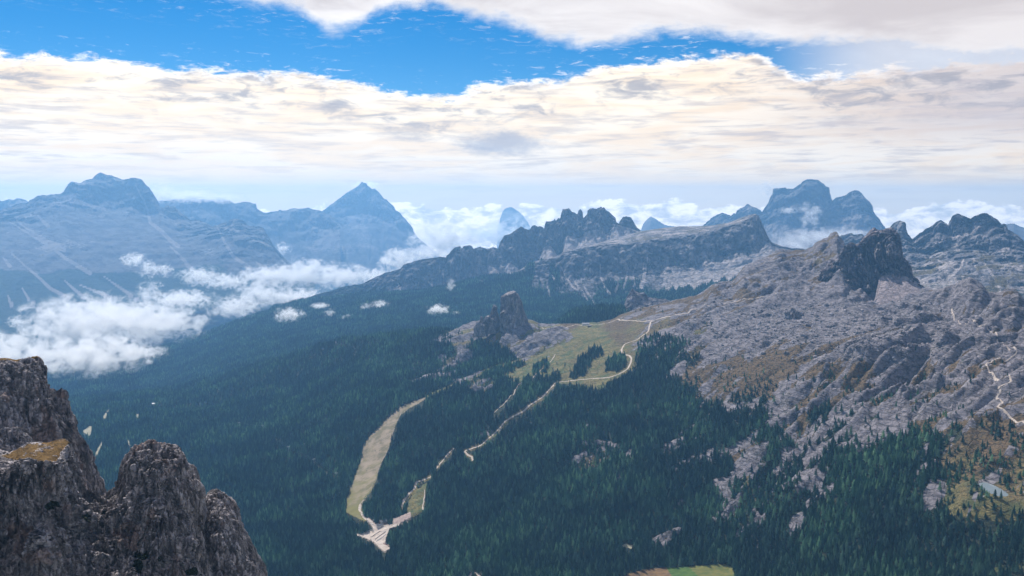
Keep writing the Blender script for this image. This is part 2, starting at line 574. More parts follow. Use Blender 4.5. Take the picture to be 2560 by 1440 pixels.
def terrain_mat():
    """near slopes. zone: r bare rock, g open grass, b trodden earth, a hue of the grass (0 russet .. 1 yellow-green)"""
    m, N, b = new_mat('slope_ground')
    P = N.new('ShaderNodeNewGeometry').outputs['Position']
    at = N.new('ShaderNodeAttribute', attribute_name='zone')
    sp = N.new('ShaderNodeSeparateColor')
    N.l.new(at.outputs['Color'], sp.inputs[0])
    R, G, B = sp.outputs
    A = at.outputs['Alpha']
    n_f = N.noise(P, 0.12, 6, 0.68)            # about 8 m
    n_m = N.noise(P, 0.03, 5, 0.6)
    n_l = N.noise(P, 0.008, 4, 0.6)
    bed = N.noise(N.comb(N.vmath('DOT_PRODUCT', P, (0.05, 0.035, 0.02)), N.vmath('DOT_PRODUCT', P, (-0.008, 0.01, 0.0)), N.vmath('DOT_PRODUCT', P, (0.0, -0.01, 0.09))), 1.0, 7, 0.66, dist=0.8)
    vor = N.new('ShaderNodeTexVoronoi', feature='DISTANCE_TO_EDGE')
    N.l.new(N.vmath('ADD', N.scalevec(P, (0.045, 0.045, 0.06)), N.scalevec(N.comb(n_m, n_f, n_m), (0.9,) * 3)), vor.inputs['Vector'])
    vor.inputs['Scale'].default_value = 1.0
    crack = N.smooth(vor.outputs['Distance'], 0.0, 0.10)
    rock = N.mix(N.smooth(bed, 0.36, 0.62), (0.085, 0.078, 0.088), (0.27, 0.243, 0.26))
    rock = N.mix(N.math('MULTIPLY', N.smooth(n_m, 0.5, 0.68), 0.5), rock, (0.36, 0.325, 0.33))
    rock = N.mix(N.math('MULTIPLY', N.math('MULTIPLY', N.math('SUBTRACT', 1.0, crack), N.smooth(n_m, .42, .6)), 0.6), rock, (0.09, 0.085, 0.07))
    g_rus = N.mix(N.smooth(n_f, 0.35, 0.65), (0.07, 0.055, 0.035), (0.19, 0.125, 0.065))
    g_yel = N.mix(N.smooth(n_f, 0.35, 0.65), (0.125, 0.12, 0.045), (0.27, 0.215, 0.085))
    g_yel = N.mix(N.smooth(n_m, 0.46, 0.62), g_yel, (0.10, 0.125, 0.05))
    gr = N.mix(N.smooth(N.math('ADD', A, N.math('MULTIPLY', N.math('SUBTRACT', n_l, 0.5), 0.8)), 0.3, 0.7), g_rus, g_yel)
    fl = N.mix(N.smooth(n_f, 0.35, 0.65), (0.018, 0.026, 0.018), (0.05, 0.06, 0.035))
    c = N.mix(N.smooth(N.math('ADD', G, N.math('MULTIPLY', N.math('SUBTRACT', n_f, 0.5), 0.8)), 0.35, 0.65), fl, gr)
    rk = N.math('ADD', R, N.math('MULTIPLY', N.math('SUBTRACT', n_f, 0.5), 1.1))
    rm = N.smooth(rk, 0.42, 0.56)
    c = N.mix(rm, c, rock)
    c = N.mix(N.smooth(N.math('ADD', B, N.math('MULTIPLY', N.math('SUBTRACT', n_f, 0.5), 0.5)), 0.35, 0.6), c, (0.40, 0.33, 0.27))
    N.l.new(c, b.inputs['Base Color'])
    h = N.math('ADD', N.math('MULTIPLY', bed, 1.2), N.math('ADD', N.math('MULTIPLY', n_f, 0.8), N.math('MULTIPLY', crack, 0.5)))
    bump(N, b, h, 6.0, 0.9)
    return m


M_TERR = terrain_mat()
LIME_L, LIME_D = (0.29, 0.265, 0.27), (0.115, 0.11, 0.12)
SCREE, FOREST, TURF = (0.50, 0.44, 0.42), (0.030, 0.052, 0.042), (0.17, 0.14, 0.075)
M_FAR = rock_mat('far_limestone', (0.17, 0.16, 0.165), (0.095, 0.09, 0.10), (0.31, 0.28, 0.27), FOREST, TURF, 160.0, 50.0, joints=0.0)
M_MID = rock_mat('mid_limestone', LIME_L, LIME_D, SCREE, FOREST, TURF, 70.0, 22.0)
M_NEAR = rock_mat('near_limestone', (0.33, 0.295, 0.305), (0.11, 0.10, 0.112), (0.38, 0.32, 0.325), FOREST, TURF, 28.0, 9.0, streak=4.0)
M_TOWER = rock_mat('tower_limestone', (0.44, 0.40, 0.405), (0.19, 0.175, 0.19), (0.42, 0.37, 0.36), FOREST, TURF, 16.0, 5.0, streak=4.0)
M_FORE = rock_mat('foreground_stone', (0.52, 0.475, 0.48), (0.20, 0.182, 0.19), (0.29, 0.25, 0.225), (0.03, 0.035, 0.015), (0.20, 0.115, 0.03),
                  4.0, 1.3, stain=(0.33, 0.23, 0.19), streak=3.0)

# ------------------------------------------------------------------ near slopes: one height sheet in polar layout
PXK = [-500, 100, 400, 700, 1000, 1280, 1500, 1800, 2200, 2560, 3060]
RIDGE = [(-500, 1010), (100, 1000), (250, 998), (360, 985), (420, 975), (500, 955), (600, 925), (700, 898), (800, 865), (860, 851), (900, 849),
         (940, 842), (1000, 834), (1040, 830), (1080, 828), (1130, 824), (1167, 815), (1200, 806), (1280, 800), (1330, 799), (1350, 810), (1400, 810),
         (1470, 810), (1530, 801), (1570, 780), (1600, 772), (1650, 762), (1700, 749), (1730, 742), (1750, 737), (1762, 727), (1780, 712),
         (1800, 705), (1830, 702), (1840, 692), (1850, 680), (1862, 667), (1875, 660), (1900, 650), (1925, 637), (1950, 622), (2012, 622), (2032, 615),
         (2037, 607), (2050, 600), (2072, 590), (2075, 582), (2085, 577), (2095, 580), (2099, 592), (2112, 607), (2118, 640), (2150, 690), (2200, 715), (2280, 715),
         (2310, 718), (2330, 722), (2350, 721), (2382, 714), (2395, 705), (2410, 698), (2425, 695), (2440, 710), (2457, 722), (2470, 740),
         (2500, 742), (2512, 732), (2532, 729), (2545, 732), (2560, 752), (2620, 760), (3060, 790)]
RIDGE_R = [(-500, 6000), (100, 5600), (400, 5400), (700, 4900), (1000, 4300), (1280, 4050), (1500, 4000), (1700, 4050), (1800, 4250), (1950, 4500),
           (2085, 4600), (2150, 4300), (2300, 3850), (2420, 3300), (2560, 3100), (3060, 2900)]
AZ = np.linspace(math.radians(-35), math.radians(35), 1160)
ridge = withr(RIDGE, RIDGE_R)
rr, rz = crv(ridge, AZ, lin=True)


def kn(py, r):
    return [(p, y, q) for p, y, q in zip(PXK, py, r)]


C = [
    (np.full_like(AZ, 950.0), hermite([-1, 0, 1], [-930, -860, -760], AZ)),
    crv(kn([1500] * 11, [2150, 2150, 2150, 2120, 1990, 1920, 1900, 1850, 1730, 1640, 1600]), AZ),
    crv(kn([1440] * 11, [2300, 2300, 2300, 2250, 2130, 2050, 2030, 1980, 1850, 1720, 1650]), AZ),
    crv(kn([1250] * 11, [3300, 3200, 3100, 2900, 2600, 2480, 2400, 2300, 2060, 1900, 1800]), AZ),
    crv(kn([1100, 1080, 1070, 1100, 1100, 1100, 1100, 1110, 1110, 1110, 1110], [4300, 4200, 4100, 3550, 3020, 2800, 2720, 2540, 2270, 2080, 1980]), AZ),
    crv(kn([1050, 1035, 1020, 1000, 985, 985, 985, 985, 985, 985, 985], [4900, 4700, 4700, 4200, 3450, 3180, 3040, 2790, 2480, 2260, 2150]), AZ),
    crv(kn([1025, 1012, 995, 940, 910, 885, 880, 860, 860, 860, 870], [5500, 5200, 5050, 4550, 3950, 3680, 3480, 3150, 2840, 2560, 2400]), AZ),
    crv(kn([1018, 1006, 985, 915, 870, 835, 835, 790, 770, 800, 820], [5750, 5400, 5230, 4720, 4120, 3850, 3700, 3520, 3420, 2820, 2650]), AZ),
    (rr, rz),
    (rr + 350, rz - 70 - 0.02 * rr), (rr + 1000, rz - 330), (np.maximum(rr + 2200, 6500), np.minimum(rz - 700, -1150)),
]
NR = 640
RG = np.concatenate([np.geomspace(1300, 5200, 560), np.geomspace(5220, 7000, 80)])
Hz = np.empty((NR, len(AZ)))
_R, _Z = np.array([c[0] for c in C]), np.array([c[1] for c in C])
_R = np.maximum.accumulate(_R + np.arange(len(C))[:, None] * 1e-3, axis=0)
for j in range(len(AZ)):
    Hz[:, j] = hermite(_R[:, j], _Z[:, j], RG)
XX, YY = RG[:, None] * np.sin(AZ), RG[:, None] * np.cos(AZ)
PX, PY = pix(XX, YY, Hz)
BACK = RG[:, None] > rr[None, :] + 60

# what covers the slopes, by place in the traced picture: (px, py, trees, rock, hue)
CTRL = np.array([
    (-200, 1100, 1, 0, .5), (100, 1050, 1, 0, .5), (300, 1050, 1, 0, .5), (500, 1000, 1, 0, .5), (700, 1000, 1, 0, .5), (600, 1250, 1, 0, .5), (700, 1400, 1, 0, .5),
    (900, 950, 1, 0, .5), (850, 1150, 1, 0, .5), (1000, 880, 1, 0, .5), (1000, 1200, 1, 0, .5), (1100, 1100, 1, 0, .5), (1200, 1250, 1, 0, .5), (1400, 1100, 1, 0, .5),
    (1500, 1250, 1, .05, .5), (1300, 1000, 1, .1, .5), (1400, 1400, 1, 0, .5), (1700, 1350, 1, .05, .5), (1100, 845, .7, .45, .5), (1050, 930, .7, .5, .5), (1020, 860, 1, .03, .5), (1060, 868, 1, .08, .5), (1100, 878, .95, .1, .5), (1000, 930, 1, .03, .5), (980, 980, 1, 0, .5), (1060, 972, 1, .03, .5), (1120, 960, 1, .03, .5), (1150, 992, 1, .05, .5), (1222, 930, 1, 0, .5), (1178, 925, 1, 0, .5), (1255, 960, 1, 0, .5), (1085, 905, .9, .1, .5), (1000, 1000, 1, 0, .5), (1250, 1000, 1, 0, .5), (1200, 1010, 1, 0, .5), (1120, 938, .9, .2, .5), (1320, 965, 1, 0, .5), (1050, 845, .95, .1, .5), (1255, 900, 1, .05, .5), (1190, 880, .9, .15, .5), (1350, 985, 1, 0, .5), (1450, 1000, 1, 0, .5),
    (1120, 908, .35, .8, .5), (1165, 890, .4, .7, .5), (1200, 968, .4, .7, .5), (1220, 960, .45, .7, .5), (1200, 900, 1, .05, .5), (1240, 885, 1, .1, .5), (1150, 850, .4, .7, .5),
    (1280, 830, .12, .9, .6), (1320, 870, .1, .95, .5), (1300, 850, .1, .95, .5), (1390, 830, .05, .9, .6), (1370, 845, .05, .95, .6), (1340, 820, .1, .7, .8), (1180, 830, .2, .85, .6), (1230, 840, .3, .7, .7), (1215, 860, .9, .2, .5),
    (1450, 830, 0, 0, .85), (1550, 830, 0, 0, .4), (1400, 880, 0, 0, .7), (1350, 910, 0, 0, .9), (1480, 900, 0, 0, .6), (1550, 900, 0, .05, .6), (1470, 940, .1, 0, .6),
    (1290, 935, 0, 0, 1), (1430, 812, 0, 0, .3), (1600, 780, .05, .25, .25), (1700, 765, 0, .3, .2), (1650, 820, .05, .3, .5), (1560, 795, 0, .1, .3), (1500, 860, 0, .0, .7), (1590, 815, 0, .05, .5),
    (1640, 900, .85, .1, .5), (1700, 880, .6, .35, .5), (1620, 950, .95, .1, .5), (1560, 985, 1, .05, .5), (1720, 830, .25, .65, .4), (1660, 850, .5, .4, .5),
    (1800, 800, .06, .9, .3), (1900, 850, .03, .95, .3), (2000, 800, 0, .97, .3), (2100, 800, 0, .97, .3), (1900, 770, 0, .9, .3), (1850, 700, 0, .8, .3),
    (2000, 680, 0, .75, .3), (1800, 880, .12, .85, .3), (2050, 640, 0, .65, .4), (1960, 650, 0, .8, .3), (1780, 740, 0, .5, .2), (1850, 740, 0, .5, .2), (2200, 780, 0, .97, .2), (2300, 760, 0, .97, .2),
    (1850, 905, .12, .35, .05), (1950, 880, .04, .2, 0), (2100, 848, .04, .25, 0), (2200, 838, .03, .4, 0), (1750, 930, .2, .5, .2), (1800, 960, .25, .55, .3),
    (1950, 950, .15, .4, .1), (2100, 920, .12, .4, .05), (2120, 890, .08, .75, .1), (2040, 900, .1, .5, .1), (2050, 960, .2, .65, .1), (2300, 800, .04, .75, .1), (2400, 760, 0, .95, .2), (2450, 830, 0, .85, .1), (2350, 870, .04, .9, .1),
    (2250, 920, .05, .9, .1), (2400, 920, 0, .85, .1), (2400, 1000, .04, .9, .1), (2530, 900, 0, .75, .05), (2520, 1000, .04, .7, .2), (2480, 955, 0, .85, .1),
    (2280, 1020, .25, .75, .2), (2150, 1000, .3, .7, .2), (2000, 1010, .45, .5, .2), (1850, 1020, .75, .35, .3), (1760, 1050, .9, .2, .3), (1800, 1080, .95, .15, .3), (1700, 1000, .8, .25, .4), (1600, 1030, .95, .1, .5),
    (1950, 1100, .8, .5, .4), (2000, 1080, .4, .75, .4), (1880, 1150, .55, .65, .4), (2100, 1080, .75, .45, .3), (2250, 1100, .75, .45, .3), (2350, 1080, .6, .4, .3), (2180, 1040, .5, .6, .3), (2060, 1040, .6, .5, .3), (1900, 1060, .8, .4, .3), (2300, 1140, .9, .2, .3),
    (1750, 1120, .8, .3, .4), (1500, 1110, .7, .4, .4), (1490, 1150, .6, .5, .4), (1550, 1200, .95, .15, .4), (1780, 1190, .9, .25, .4), (1960, 1210, .9, .2, .4),
    (2100, 1180, 1, .12, .4), (2250, 1200, .95, .12, .4), (1680, 1335, .6, .5, .4), (1620, 1400, 1, 0, .4), (1700, 1385, 1, 0, .4), (1560, 1340, 1, 0, .4), (1760, 1375, 1, 0, .4), (1850, 1400, 1, 0, .4), (1600, 1290, 1, .03, .4), (1740, 1310, 1, .05, .4), (1500, 1400, 1, 0, .4), (1650, 1440, 1, 0, .4), (1900, 1440, 1, 0, .4), (1850, 1270, .7, .4, .4), (1990, 1240, .7, .4, .4), (1900, 1350, 1, .1, .4), (2000, 1300, .85, .3, .4),
    (2100, 1350, 1, 0, .4), (2300, 1350, 1, 0, .4), (2200, 1280, 1, .05, .4), (2400, 1150, .45, .3, .4), (2500, 1080, .35, .35, .3), (2450, 1250, .45, .2, .6),
    (2540, 1200, .3, .3, .5), (2500, 1350, .75, .1, .6), (2550, 1430, .65, .1, .6), (2400, 1420, 1, 0, .5), (2700, 1200, .4, .3, .4), (2900, 900, 0, .8, .2), (1590, 1090, 1, .1, .4), (1650, 1200, 1, .1, .4)], float)


def cover(px, py):
    """inverse-distance blend of CTRL"""
    out = np.zeros((3,) + np.shape(px), np.float32)
    w = np.zeros(np.shape(px), np.float32)
    for a, b, *v in CTRL:
        d2 = ((px - a) / 1.0) ** 2 + ((py - b) * 1.35) ** 2 + 120.0
        k = (1e4 / d2) ** 2.2
        w += k
        for i in range(3):
            out[i] += k * v[i]
    return out / w


s = 0.4028
c5 = lambda pts: tr(800, 860, s, pts)
c6 = lambda pts: tr(1600, 860, s, pts)
PISTE = c5([(155, 1040), (165, 980), (205, 850), (245, 740), (270, 620), (320, 560), (400, 480), (520, 380), (600, 350), (660, 328), (668, 338), (560, 395), (500, 440),
            (470, 500), (450, 560), (430, 650), (380, 740), (350, 840), (320, 910), (270, 970), (250, 1000), (255, 1060), (290, 1100), (250, 1090), (190, 1060)])
CARPARK = c5([(200, 1178), (255, 1178), (330, 1158), (320, 1130), (285, 1085), (300, 1075), (345, 1115), (440, 1120), (500, 1110), (490, 1128), (430, 1145), (412, 1200), (405, 1232), (445, 1262), (400, 1290),
              (366, 1265), (330, 1228), (285, 1205)])
DIRT = c5([(455, 1085), (520, 1060), (560, 1042), (568, 1080), (500, 1112), (450, 1122)])
LOWGRASS = c5([(545, 990), (575, 940), (640, 870), (665, 860), (652, 950), (648, 1030), (570, 1075), (540, 1050)])
MEADOW_A = [(1560, 1440), (1610, 1424), (1665, 1419), (1680, 1440), (1700, 1475), (1540, 1475)]
MEADOW_B = [(1665, 1419), (1720, 1416), (1745, 1440), (1760, 1475), (1700, 1475)]
MEADOW_C = [(1720, 1416), (1790, 1411), (1832, 1416), (1836, 1440), (1840, 1475), (1760, 1475), (1745, 1440)]
UPPER = [(1066, 993), (1120, 970), (1190, 938), (1240, 917), (1290, 905), (1325, 893)]
CLEARINGS = [[(206, 1078), (221, 1066), (231, 1066), (228, 1086), (222, 1090)], [(256, 1046), (262, 1034), (274, 1020), (270, 1034), (263, 1046)],
             [(236, 1140), (246, 1118), (254, 1104), (256, 1110), (246, 1128), (240, 1144)], [(356, 938), (362, 946), (390, 946), (422, 946), (418, 953), (374, 955), (360, 948)],
             [(316, 1100), (322, 1100), (328, 1114), (322, 1112)], [(340, 1036), (348, 1036), (346, 1048), (340, 1044)], [(258, 1074), (264, 1074), (262, 1080)], [(1548, 1365), (1580, 1372), (1590, 1366), (1565, 1360)]]
WIDEN = 1.5
TRAILS = [  # (points, width in metres)
    ([(1740, 772), (1705, 785), (1675, 791), (1632, 802), (1624, 815), (1622, 826), (1605, 840), (1588, 851), (1570, 857), (1561, 862), (1555, 880), (1560, 886), (1573, 890),
      (1578, 897), (1577, 906), (1561, 928), (1525, 943), (1490, 946), (1444, 950), (1400, 955), (1388, 958), (1376, 972), (1364, 985), (1344, 1001), (1324, 1015), (1300, 1032), (1275, 1046), (1262, 1054), (1252, 1068), (1236, 1084), (1219, 1098), (1203, 1112), (1180, 1121), (1162, 1128), (1166, 1135), (1179, 1142), (1183, 1152)], 5.0),
    ([(1632, 802), (1600, 803), (1565, 802), (1530, 804), (1500, 811), (1478, 812), (1440, 812), (1400, 815), (1355, 819)], 4.5),
    ([(1740, 772), (1772, 764), (1800, 759), (1840, 754), (1880, 748), (1905, 741), (1940, 735)], 3.5),
    ([(2575, 1064), (2560, 1057), (2514, 1029), (2494, 1017), (2506, 1007), (2490, 997), (2502, 981), (2498, 969), (2526, 955), (2486, 940), (2466, 910), (2482, 900), (2538, 888), (2543, 880), (2532, 868),
      (2506, 856), (2480, 832), (2440, 802), (2380, 770)], 3.2),
    ([(1388, 886), (1380, 900), (1356, 922), (1332, 945)], 2.5),
    ([(1303, 957), (1270, 998), (1235, 1033)], 2.5),
    ([(1134, 1122), (1110, 1148), (1090, 1172)], 4.0),
    ([(1078, 1192), (1060, 1200), (1042, 1206), (1036, 1222), (1010, 1250), (1002, 1268)], 6.0),
    ([(909, 1250), (900, 1262), (900, 1276), (908, 1290), (922, 1304)], 6.5),
    ([(1172, 1446), (1176, 1436), (1188, 1432), (1198, 1438), (1200, 1448)], 6.0),
    ([(1062, 1225), (1060, 1252), (1056, 1275)], 2.5),
    ([(1690, 905), (1760, 925), (1800, 930)], 0.1),
]

rockm = cover(PX, PY)
trees_m, rock_m, hue_m = rockm
# relief: rounded limestone domes and gullies where rock shows, soft swells under the woods
dep = np.clip(RG[:, None] / 2500.0, 0.6, 2.0)
warp = 60 * fbm(XX / 400, YY / 400, 3.0, 2)
u_, v_ = (XX * 0.82 + YY * 0.57 + warp), (-XX * 0.57 + YY * 0.82 - warp)
dome = billow(u_ / 430, v_ / 250, 1.5, 4, 0.5)
dome2 = billow(u_ / 110, v_ / 62, 7.7, 3, 0.55)
swell = fbm(XX / 420, YY / 420, 0.3, 4)
rk = np.clip(rock_m, 0, 1)
smooth_zone = 0
for poly in (PISTE, CARPARK, DIRT, LOWGRASS, MEADOW_A, MEADOW_B, MEADOW_C):
    cx = np.array(poly)
    smooth_zone = np.maximum(smooth_zone, 1.0 * inpoly(PX, PY, poly))
flat = np.exp(-((PX - 1500) / 190) ** 2 - ((PY - 870) / 85) ** 2)
amp = np.clip(rk * 1.2 + 0.12, 0.1, 1.0) * (1 - 0.75 * flat)
scree_side = np.maximum(np.exp(-((PX - 2000) / 250) ** 2 - ((PY - 800) / 60) ** 2), np.exp(-((PX - 1830) / 110) ** 2 - ((PY - 840) / 55) ** 2))
modul = sstep(fbm(XX / 600, YY / 600, 12.0, 2), -.45, .35) * .8 + .25
modul2 = sstep(fbm(XX / 260, YY / 260, 15.0, 2), -.4, .4) * 1.3 + .1
bigdome = np.exp(-((PX - 2380) / 240) ** 2 - ((PY - 900) / 130) ** 2)
fine = billow(XX / 24, YY / 24, 4.4, 3, 0.6)
# bedding: long ledges with steep risers, climbing to the right
bs = v_ / 95 + .55 * fbm(XX / 210, YY / 210, 31.0, 3) + Hz / 85
bf = bs - np.floor(bs)
riser = sstep(bf, .62, .98)
ledge_w = np.clip(rk * 1.3 - .15, 0, 1) * (1 - .8 * scree_side) * sstep(fbm(XX / 330, YY / 330, 41.0, 2), -.45, .2)
dH = 26 * ledge_w * (riser - bf) + amp * ((80 * (dome - 0.5) * modul * (1 + .9 * bigdome) + 18 * (dome2 - 0.5) * modul2) * (1 - 0.85 * scree_side)) + (7 + 20 * sstep(trees_m, .6, .95)) * swell * (1 - flat) * (1 - .7 * smooth_zone) + amp * 4.5 * (fine - .4) * (1 - smooth_zone)
small = fbm(XX / 14, YY / 14, 8.1, 2)
dH += 1.3 * small * np.clip(rk * 1.5, 0.15, 1) * (1 - 0.8 * smooth_zone)
# keep the traced skyline of the ridge
near_ridge = np.exp(-((RG[:, None] - rr[None, :]) / 200.0) ** 2)
dH *= 1 - 0.75 * near_ridge
Hz = Hz + dH + near_ridge * 5 * fbm(XX / 45, YY / 45, 2.2, 3)

PX, PY = pix(XX, YY, Hz)

# rock shows on the domes, grass and trees sit in the creases between them
vis_rock = sstep(rk * .95 + .85 * (dome - 0.42) + 0.6 * (dome2 - 0.42) + .55 * fbm(u_ / 150, v_ / 62, 21.0, 4) + .45 * ledge_w * (sstep(bf, .5, .7) - .62) + .35 * scree_side, 0.54, 0.68) * sstep(rk, 0.03, 0.12)
open_ = 1 - sstep(trees_m + 0.3 * (fbm(XX / 90, YY / 90, 5.0, 3)), 0.45, 0.7)
path_m = np.zeros_like(PX)
tree_ok = np.ones_like(PX)
wx, wy = 5 * gn(XX / 30, YY / 30, 1.0), 3 * gn(XX / 30, YY / 30, 9.0)
hue = hue_m.copy()


def edge(poly, soft=2.0):
    return inpoly(PX + wx * .6, PY + wy * .6, poly)


for poly, h, pm in ((PISTE, .72, .25), (LOWGRASS, .9, 0), (MEADOW_A, .15, .1), (MEADOW_B, 1., 0), (MEADOW_C, .9, 0)):
    k = edge(poly)
    open_[k], hue[k], vis_rock[k], tree_ok[k], path_m[k] = 1, h, 0, 0, pm
strip = polydist(PX, PY, UPPER) < 4.5 + wx * .3
open_[strip], hue[strip], tree_ok[strip] = 1, 1, 0
for poly in (CARPARK, DIRT):
    k = edge(poly)
    path_m[k], tree_ok[k], vis_rock[k] = 1, 0, 0
for pts, w in TRAILS:
    if w > 1:
        d = polydist(PX, PY, pts)
        tree_ok[d < 3.2 + wx * .3] = 0
        k = (d < 6 + wx * .5) & (w > 3)
        open_[k] = np.maximum(open_[k], .8)
for poly in CLEARINGS:
    k = inpoly(PX, PY, poly)
    open_[k], hue[k], tree_ok[k], path_m[k] = 1, .6, 0, .5
for pts in ([(598, 1065), (657, 1073), (721, 1128), (785, 1160), (841, 1196), (900, 1232)],):
    d = polydist(PX, PY, pts)
    tree_ok[d < 1.8 + wx * .15] = 0
pisteness = edge(PISTE) * sstep(fbm(XX / 60, YY / 140, 3.3, 3), -.3, .5)
path_m = np.maximum(path_m, pisteness * sstep(1265 - PY, 0, 60) * .62 + edge(PISTE) * (PY < 1230) * .22)
slide = np.exp(-((PX - 721) / 9) ** 2 - ((PY - 1142) / 16) ** 2)
path_m = np.maximum(path_m, slide * .7)
path_m *= ~BACK
tree_ok[BACK] = np.where(RG[:, None] < rr + 250, 1, 0)[BACK]
zone = np.stack([vis_rock, open_, path_m, hue], -1)
hgrid_az0, hgrid_daz = AZ[0], AZ[1] - AZ[0]


def hat(x, y, arr=None):
    """bilinear height (or other map) of the near slopes at world x, y"""
    arr = Hz if arr is None else arr
    a, r = np.arctan2(x, y), np.hypot(x, y)
    fi = np.clip((a - hgrid_az0) / hgrid_daz, 0, len(AZ) - 1.001)
    fr = np.clip(np.interp(r, RG, np.arange(NR)), 0, NR - 1.001)
    i, j = fi.astype(int), fr.astype(int)
    s_, t_ = fi - i, fr - j
    return (arr[j, i] * (1 - s_) * (1 - t_) + arr[j, i + 1] * s_ * (1 - t_) + arr[j + 1, i] * (1 - s_) * t_ + arr[j + 1, i + 1] * s_ * t_)


def hit(px, py):
    """where the sight line of a traced pixel meets the near slopes"""
    px, py = np.atleast_1d(np.asarray(px, float)), np.atleast_1d(np.asarray(py, float))
    az, sl = ray(px, py)
    out = np.empty((len(az), 3))
    for k in range(len(az)):
        c = np.clip((az[k] - hgrid_az0) / hgrid_daz, 0, len(AZ) - 1.001)
        i = int(c)
        z = Hz[:, i] * (1 - (c - i)) + Hz[:, i + 1] * (c - i)
        above = z >= sl[k] * RG
        j = int(np.argmax(above)) if above.any() else int(np.argmax(z / RG))
        r = RG[j]
        if j > 0 and above.any():
            g0, g1 = z[j - 1] - sl[k] * RG[j - 1], z[j] - sl[k] * RG[j]
            r = RG[j - 1] + (RG[j] - RG[j - 1]) * (-g0) / (g1 - g0 + 1e-9)
        x, y = r * math.sin(az[k]), r * math.cos(az[k])
        out[k] = (x, y, float(hat(np.array(x), np.array(y))))
    return out


tag(grid_mesh('terrain', np.stack([XX, YY, Hz], -1), M_TERR, zone), kind='structure')

# ------------------------------------------------------------------ the valley floor, out to the far ranges
def ground():
    az = np.linspace(math.radians(-50), math.radians(50), 260)
    r = np.geomspace(2500, 24000, 150)
    x, y = r[:, None] * np.sin(az), r[:, None] * np.cos(az)
    z = -1530 + 45 * fbm(x / 1500, y / 1500, 0.4, 3) + 12 * fbm(x / 260, y / 260, 1.4, 2)
    f = fbm(x / 700, y / 700, 6.0, 4)
    zn = np.stack([0 * x, 0.5 + 0.8 * f, 0 * x, 0.5 - 0.8 * f], -1)
    tag(grid_mesh('ground', np.stack([x, y, z], -1), M_FAR, zn), kind='structure')


ground()


def streaks(px, py, lst, ox, oy, s, w0=1.2, w1=4.0):
    """gravel runs: thin at the top, widening downward; traced as polylines"""
    m = np.zeros_like(px)
    for pl in lst:
        p = tr(ox, oy, s, pl)
        d = polydist(px, py, p)
        y0, y1 = p[0][1], p[-1][1]
        w = w0 + (w1 - w0) * np.clip((py - y0) / (y1 - y0 + 1e-6), 0, 1)
        m = np.maximum(m, 1 - sstep(d / w, 0.6, 1.6))
    return m


def rough(P, n, amp, sc, vs=3.0, o=5, seed=0.0, gain=0.55):
    q = P / np.array([sc, sc, sc * vs])
    w = gn(P[..., 0] / (sc * 3), P[..., 1] / (sc * 3), P[..., 2] / (sc * 3) + seed) * 0.7
    d = billow(q[..., 0] + w, q[..., 1] - w, q[..., 2] + seed, o, gain) - 0.45
    return P + n * (amp * d)[..., None]


def facing(P, k=0.12):
    """direction in which rock relief is pushed: mostly level, out of the face, so that crests keep their outline"""
    h = -P.copy()
    h[..., 2] = 0
    h /= np.linalg.norm(h, axis=-1)[..., None]
    d = (1 - k) * h + k * normals(P)
    return d


def strata(P, n, amp, sc, seed=0.0):
    w = fbm(P[..., 0] / (sc * 6), P[..., 1] / (sc * 6), P[..., 2] / (sc * 6) + seed, 2)
    z = P[..., 2] / sc + w * 1.5
    d = fbm(0 * z + seed, 0 * z, z, 3)
    return P + n * (amp * d)[..., None]


def jag(az, rz, amp, sc, o=5, seed=1.0):
    """small teeth along a traced crest"""
    r, z = rz
    x = az * r / sc
    return r, z + amp * fbm(x, 0 * x + seed, 0 * x, o, 0.6)


S1 = lambda p: tr(0, 420, .25, p)
S2 = lambda p: tr(600, 420, .25, p)
S3 = lambda p: tr(1100, 480, .25, p)
S4 = lambda p: tr(1700, 420, .25, p)
S5 = lambda p: tr(1920, 500, .25, p)


def mountain(label, crest, crest_r, lower, n, bands, amp, sc, mat=None, vs=2.5, tooth=10.0, zone_fn=None, back=(500, 450), face=None, rough_low=0.4, blk=.22):
    """a lofted mountain: traced crest, curves below it toward the viewer, a slope behind"""
    mat = mat or M_FAR
    ex = [(crest[0][0], crest[0][1])] + list(crest) + [(crest[-1][0], crest[-1][1])]
    az = arc_az(crest, n)
    cr = jag(az, crv(withr(crest, crest_r), az, lin=True), tooth, sc * 0.5, seed=crest[0][0] * .01)
    cs = [crv(c, az) for c in lower] + [cr]
    # never let a lower curve poke above the one behind it
    for k in range(len(cs) - 2, -1, -1):
        r, z = cs[k]
        r2, z2 = cs[k + 1]
        cs[k] = (np.minimum(r, r2 - 25), np.minimum(z, z2 - 8))
    cs.append((cr[0] + back[0], cr[1] - back[1]))
    P, t = loft(cs, az, list(bands) + [6])
    K = len(lower)
    n_ = facing(P)
    px, py = pix(P[..., 0], P[..., 1], P[..., 2])
    tt = t[:, None] + 0 * px
    hard = np.clip(rough_low + (1 - rough_low) * sstep(tt, K - 1.6, K - 0.9), 0, 1) * np.where(np.abs(tt - K) < 0.02, 0.35, 1)
    Q = rough(P, n_, amp, sc, vs, 5, seed=crest[0][0] * .013)
    if blk:
        Q = blocks(Q, n_, amp * blk, sc * .3, 3.5, 2.0, .8)
    Q = strata(Q, n_, amp * 0.12, sc * 0.35, seed=crest[0][1] * .01)
    P2 = P + (Q - P) * hard[..., None]
    z = np.zeros(px.shape + (4,), np.float32)
    if zone_fn:
        zone_fn(z, px, py, tt, P2, K)
    o = grid_mesh('mountain', P2, mat, z)
    tag(o, label, kind='structure')
    return o, P2, z, px, py


def nz(P, s, seed, o=4):
    return fbm(P[..., 0] / s, P[..., 1] / s, P[..., 2] / s + seed, o)


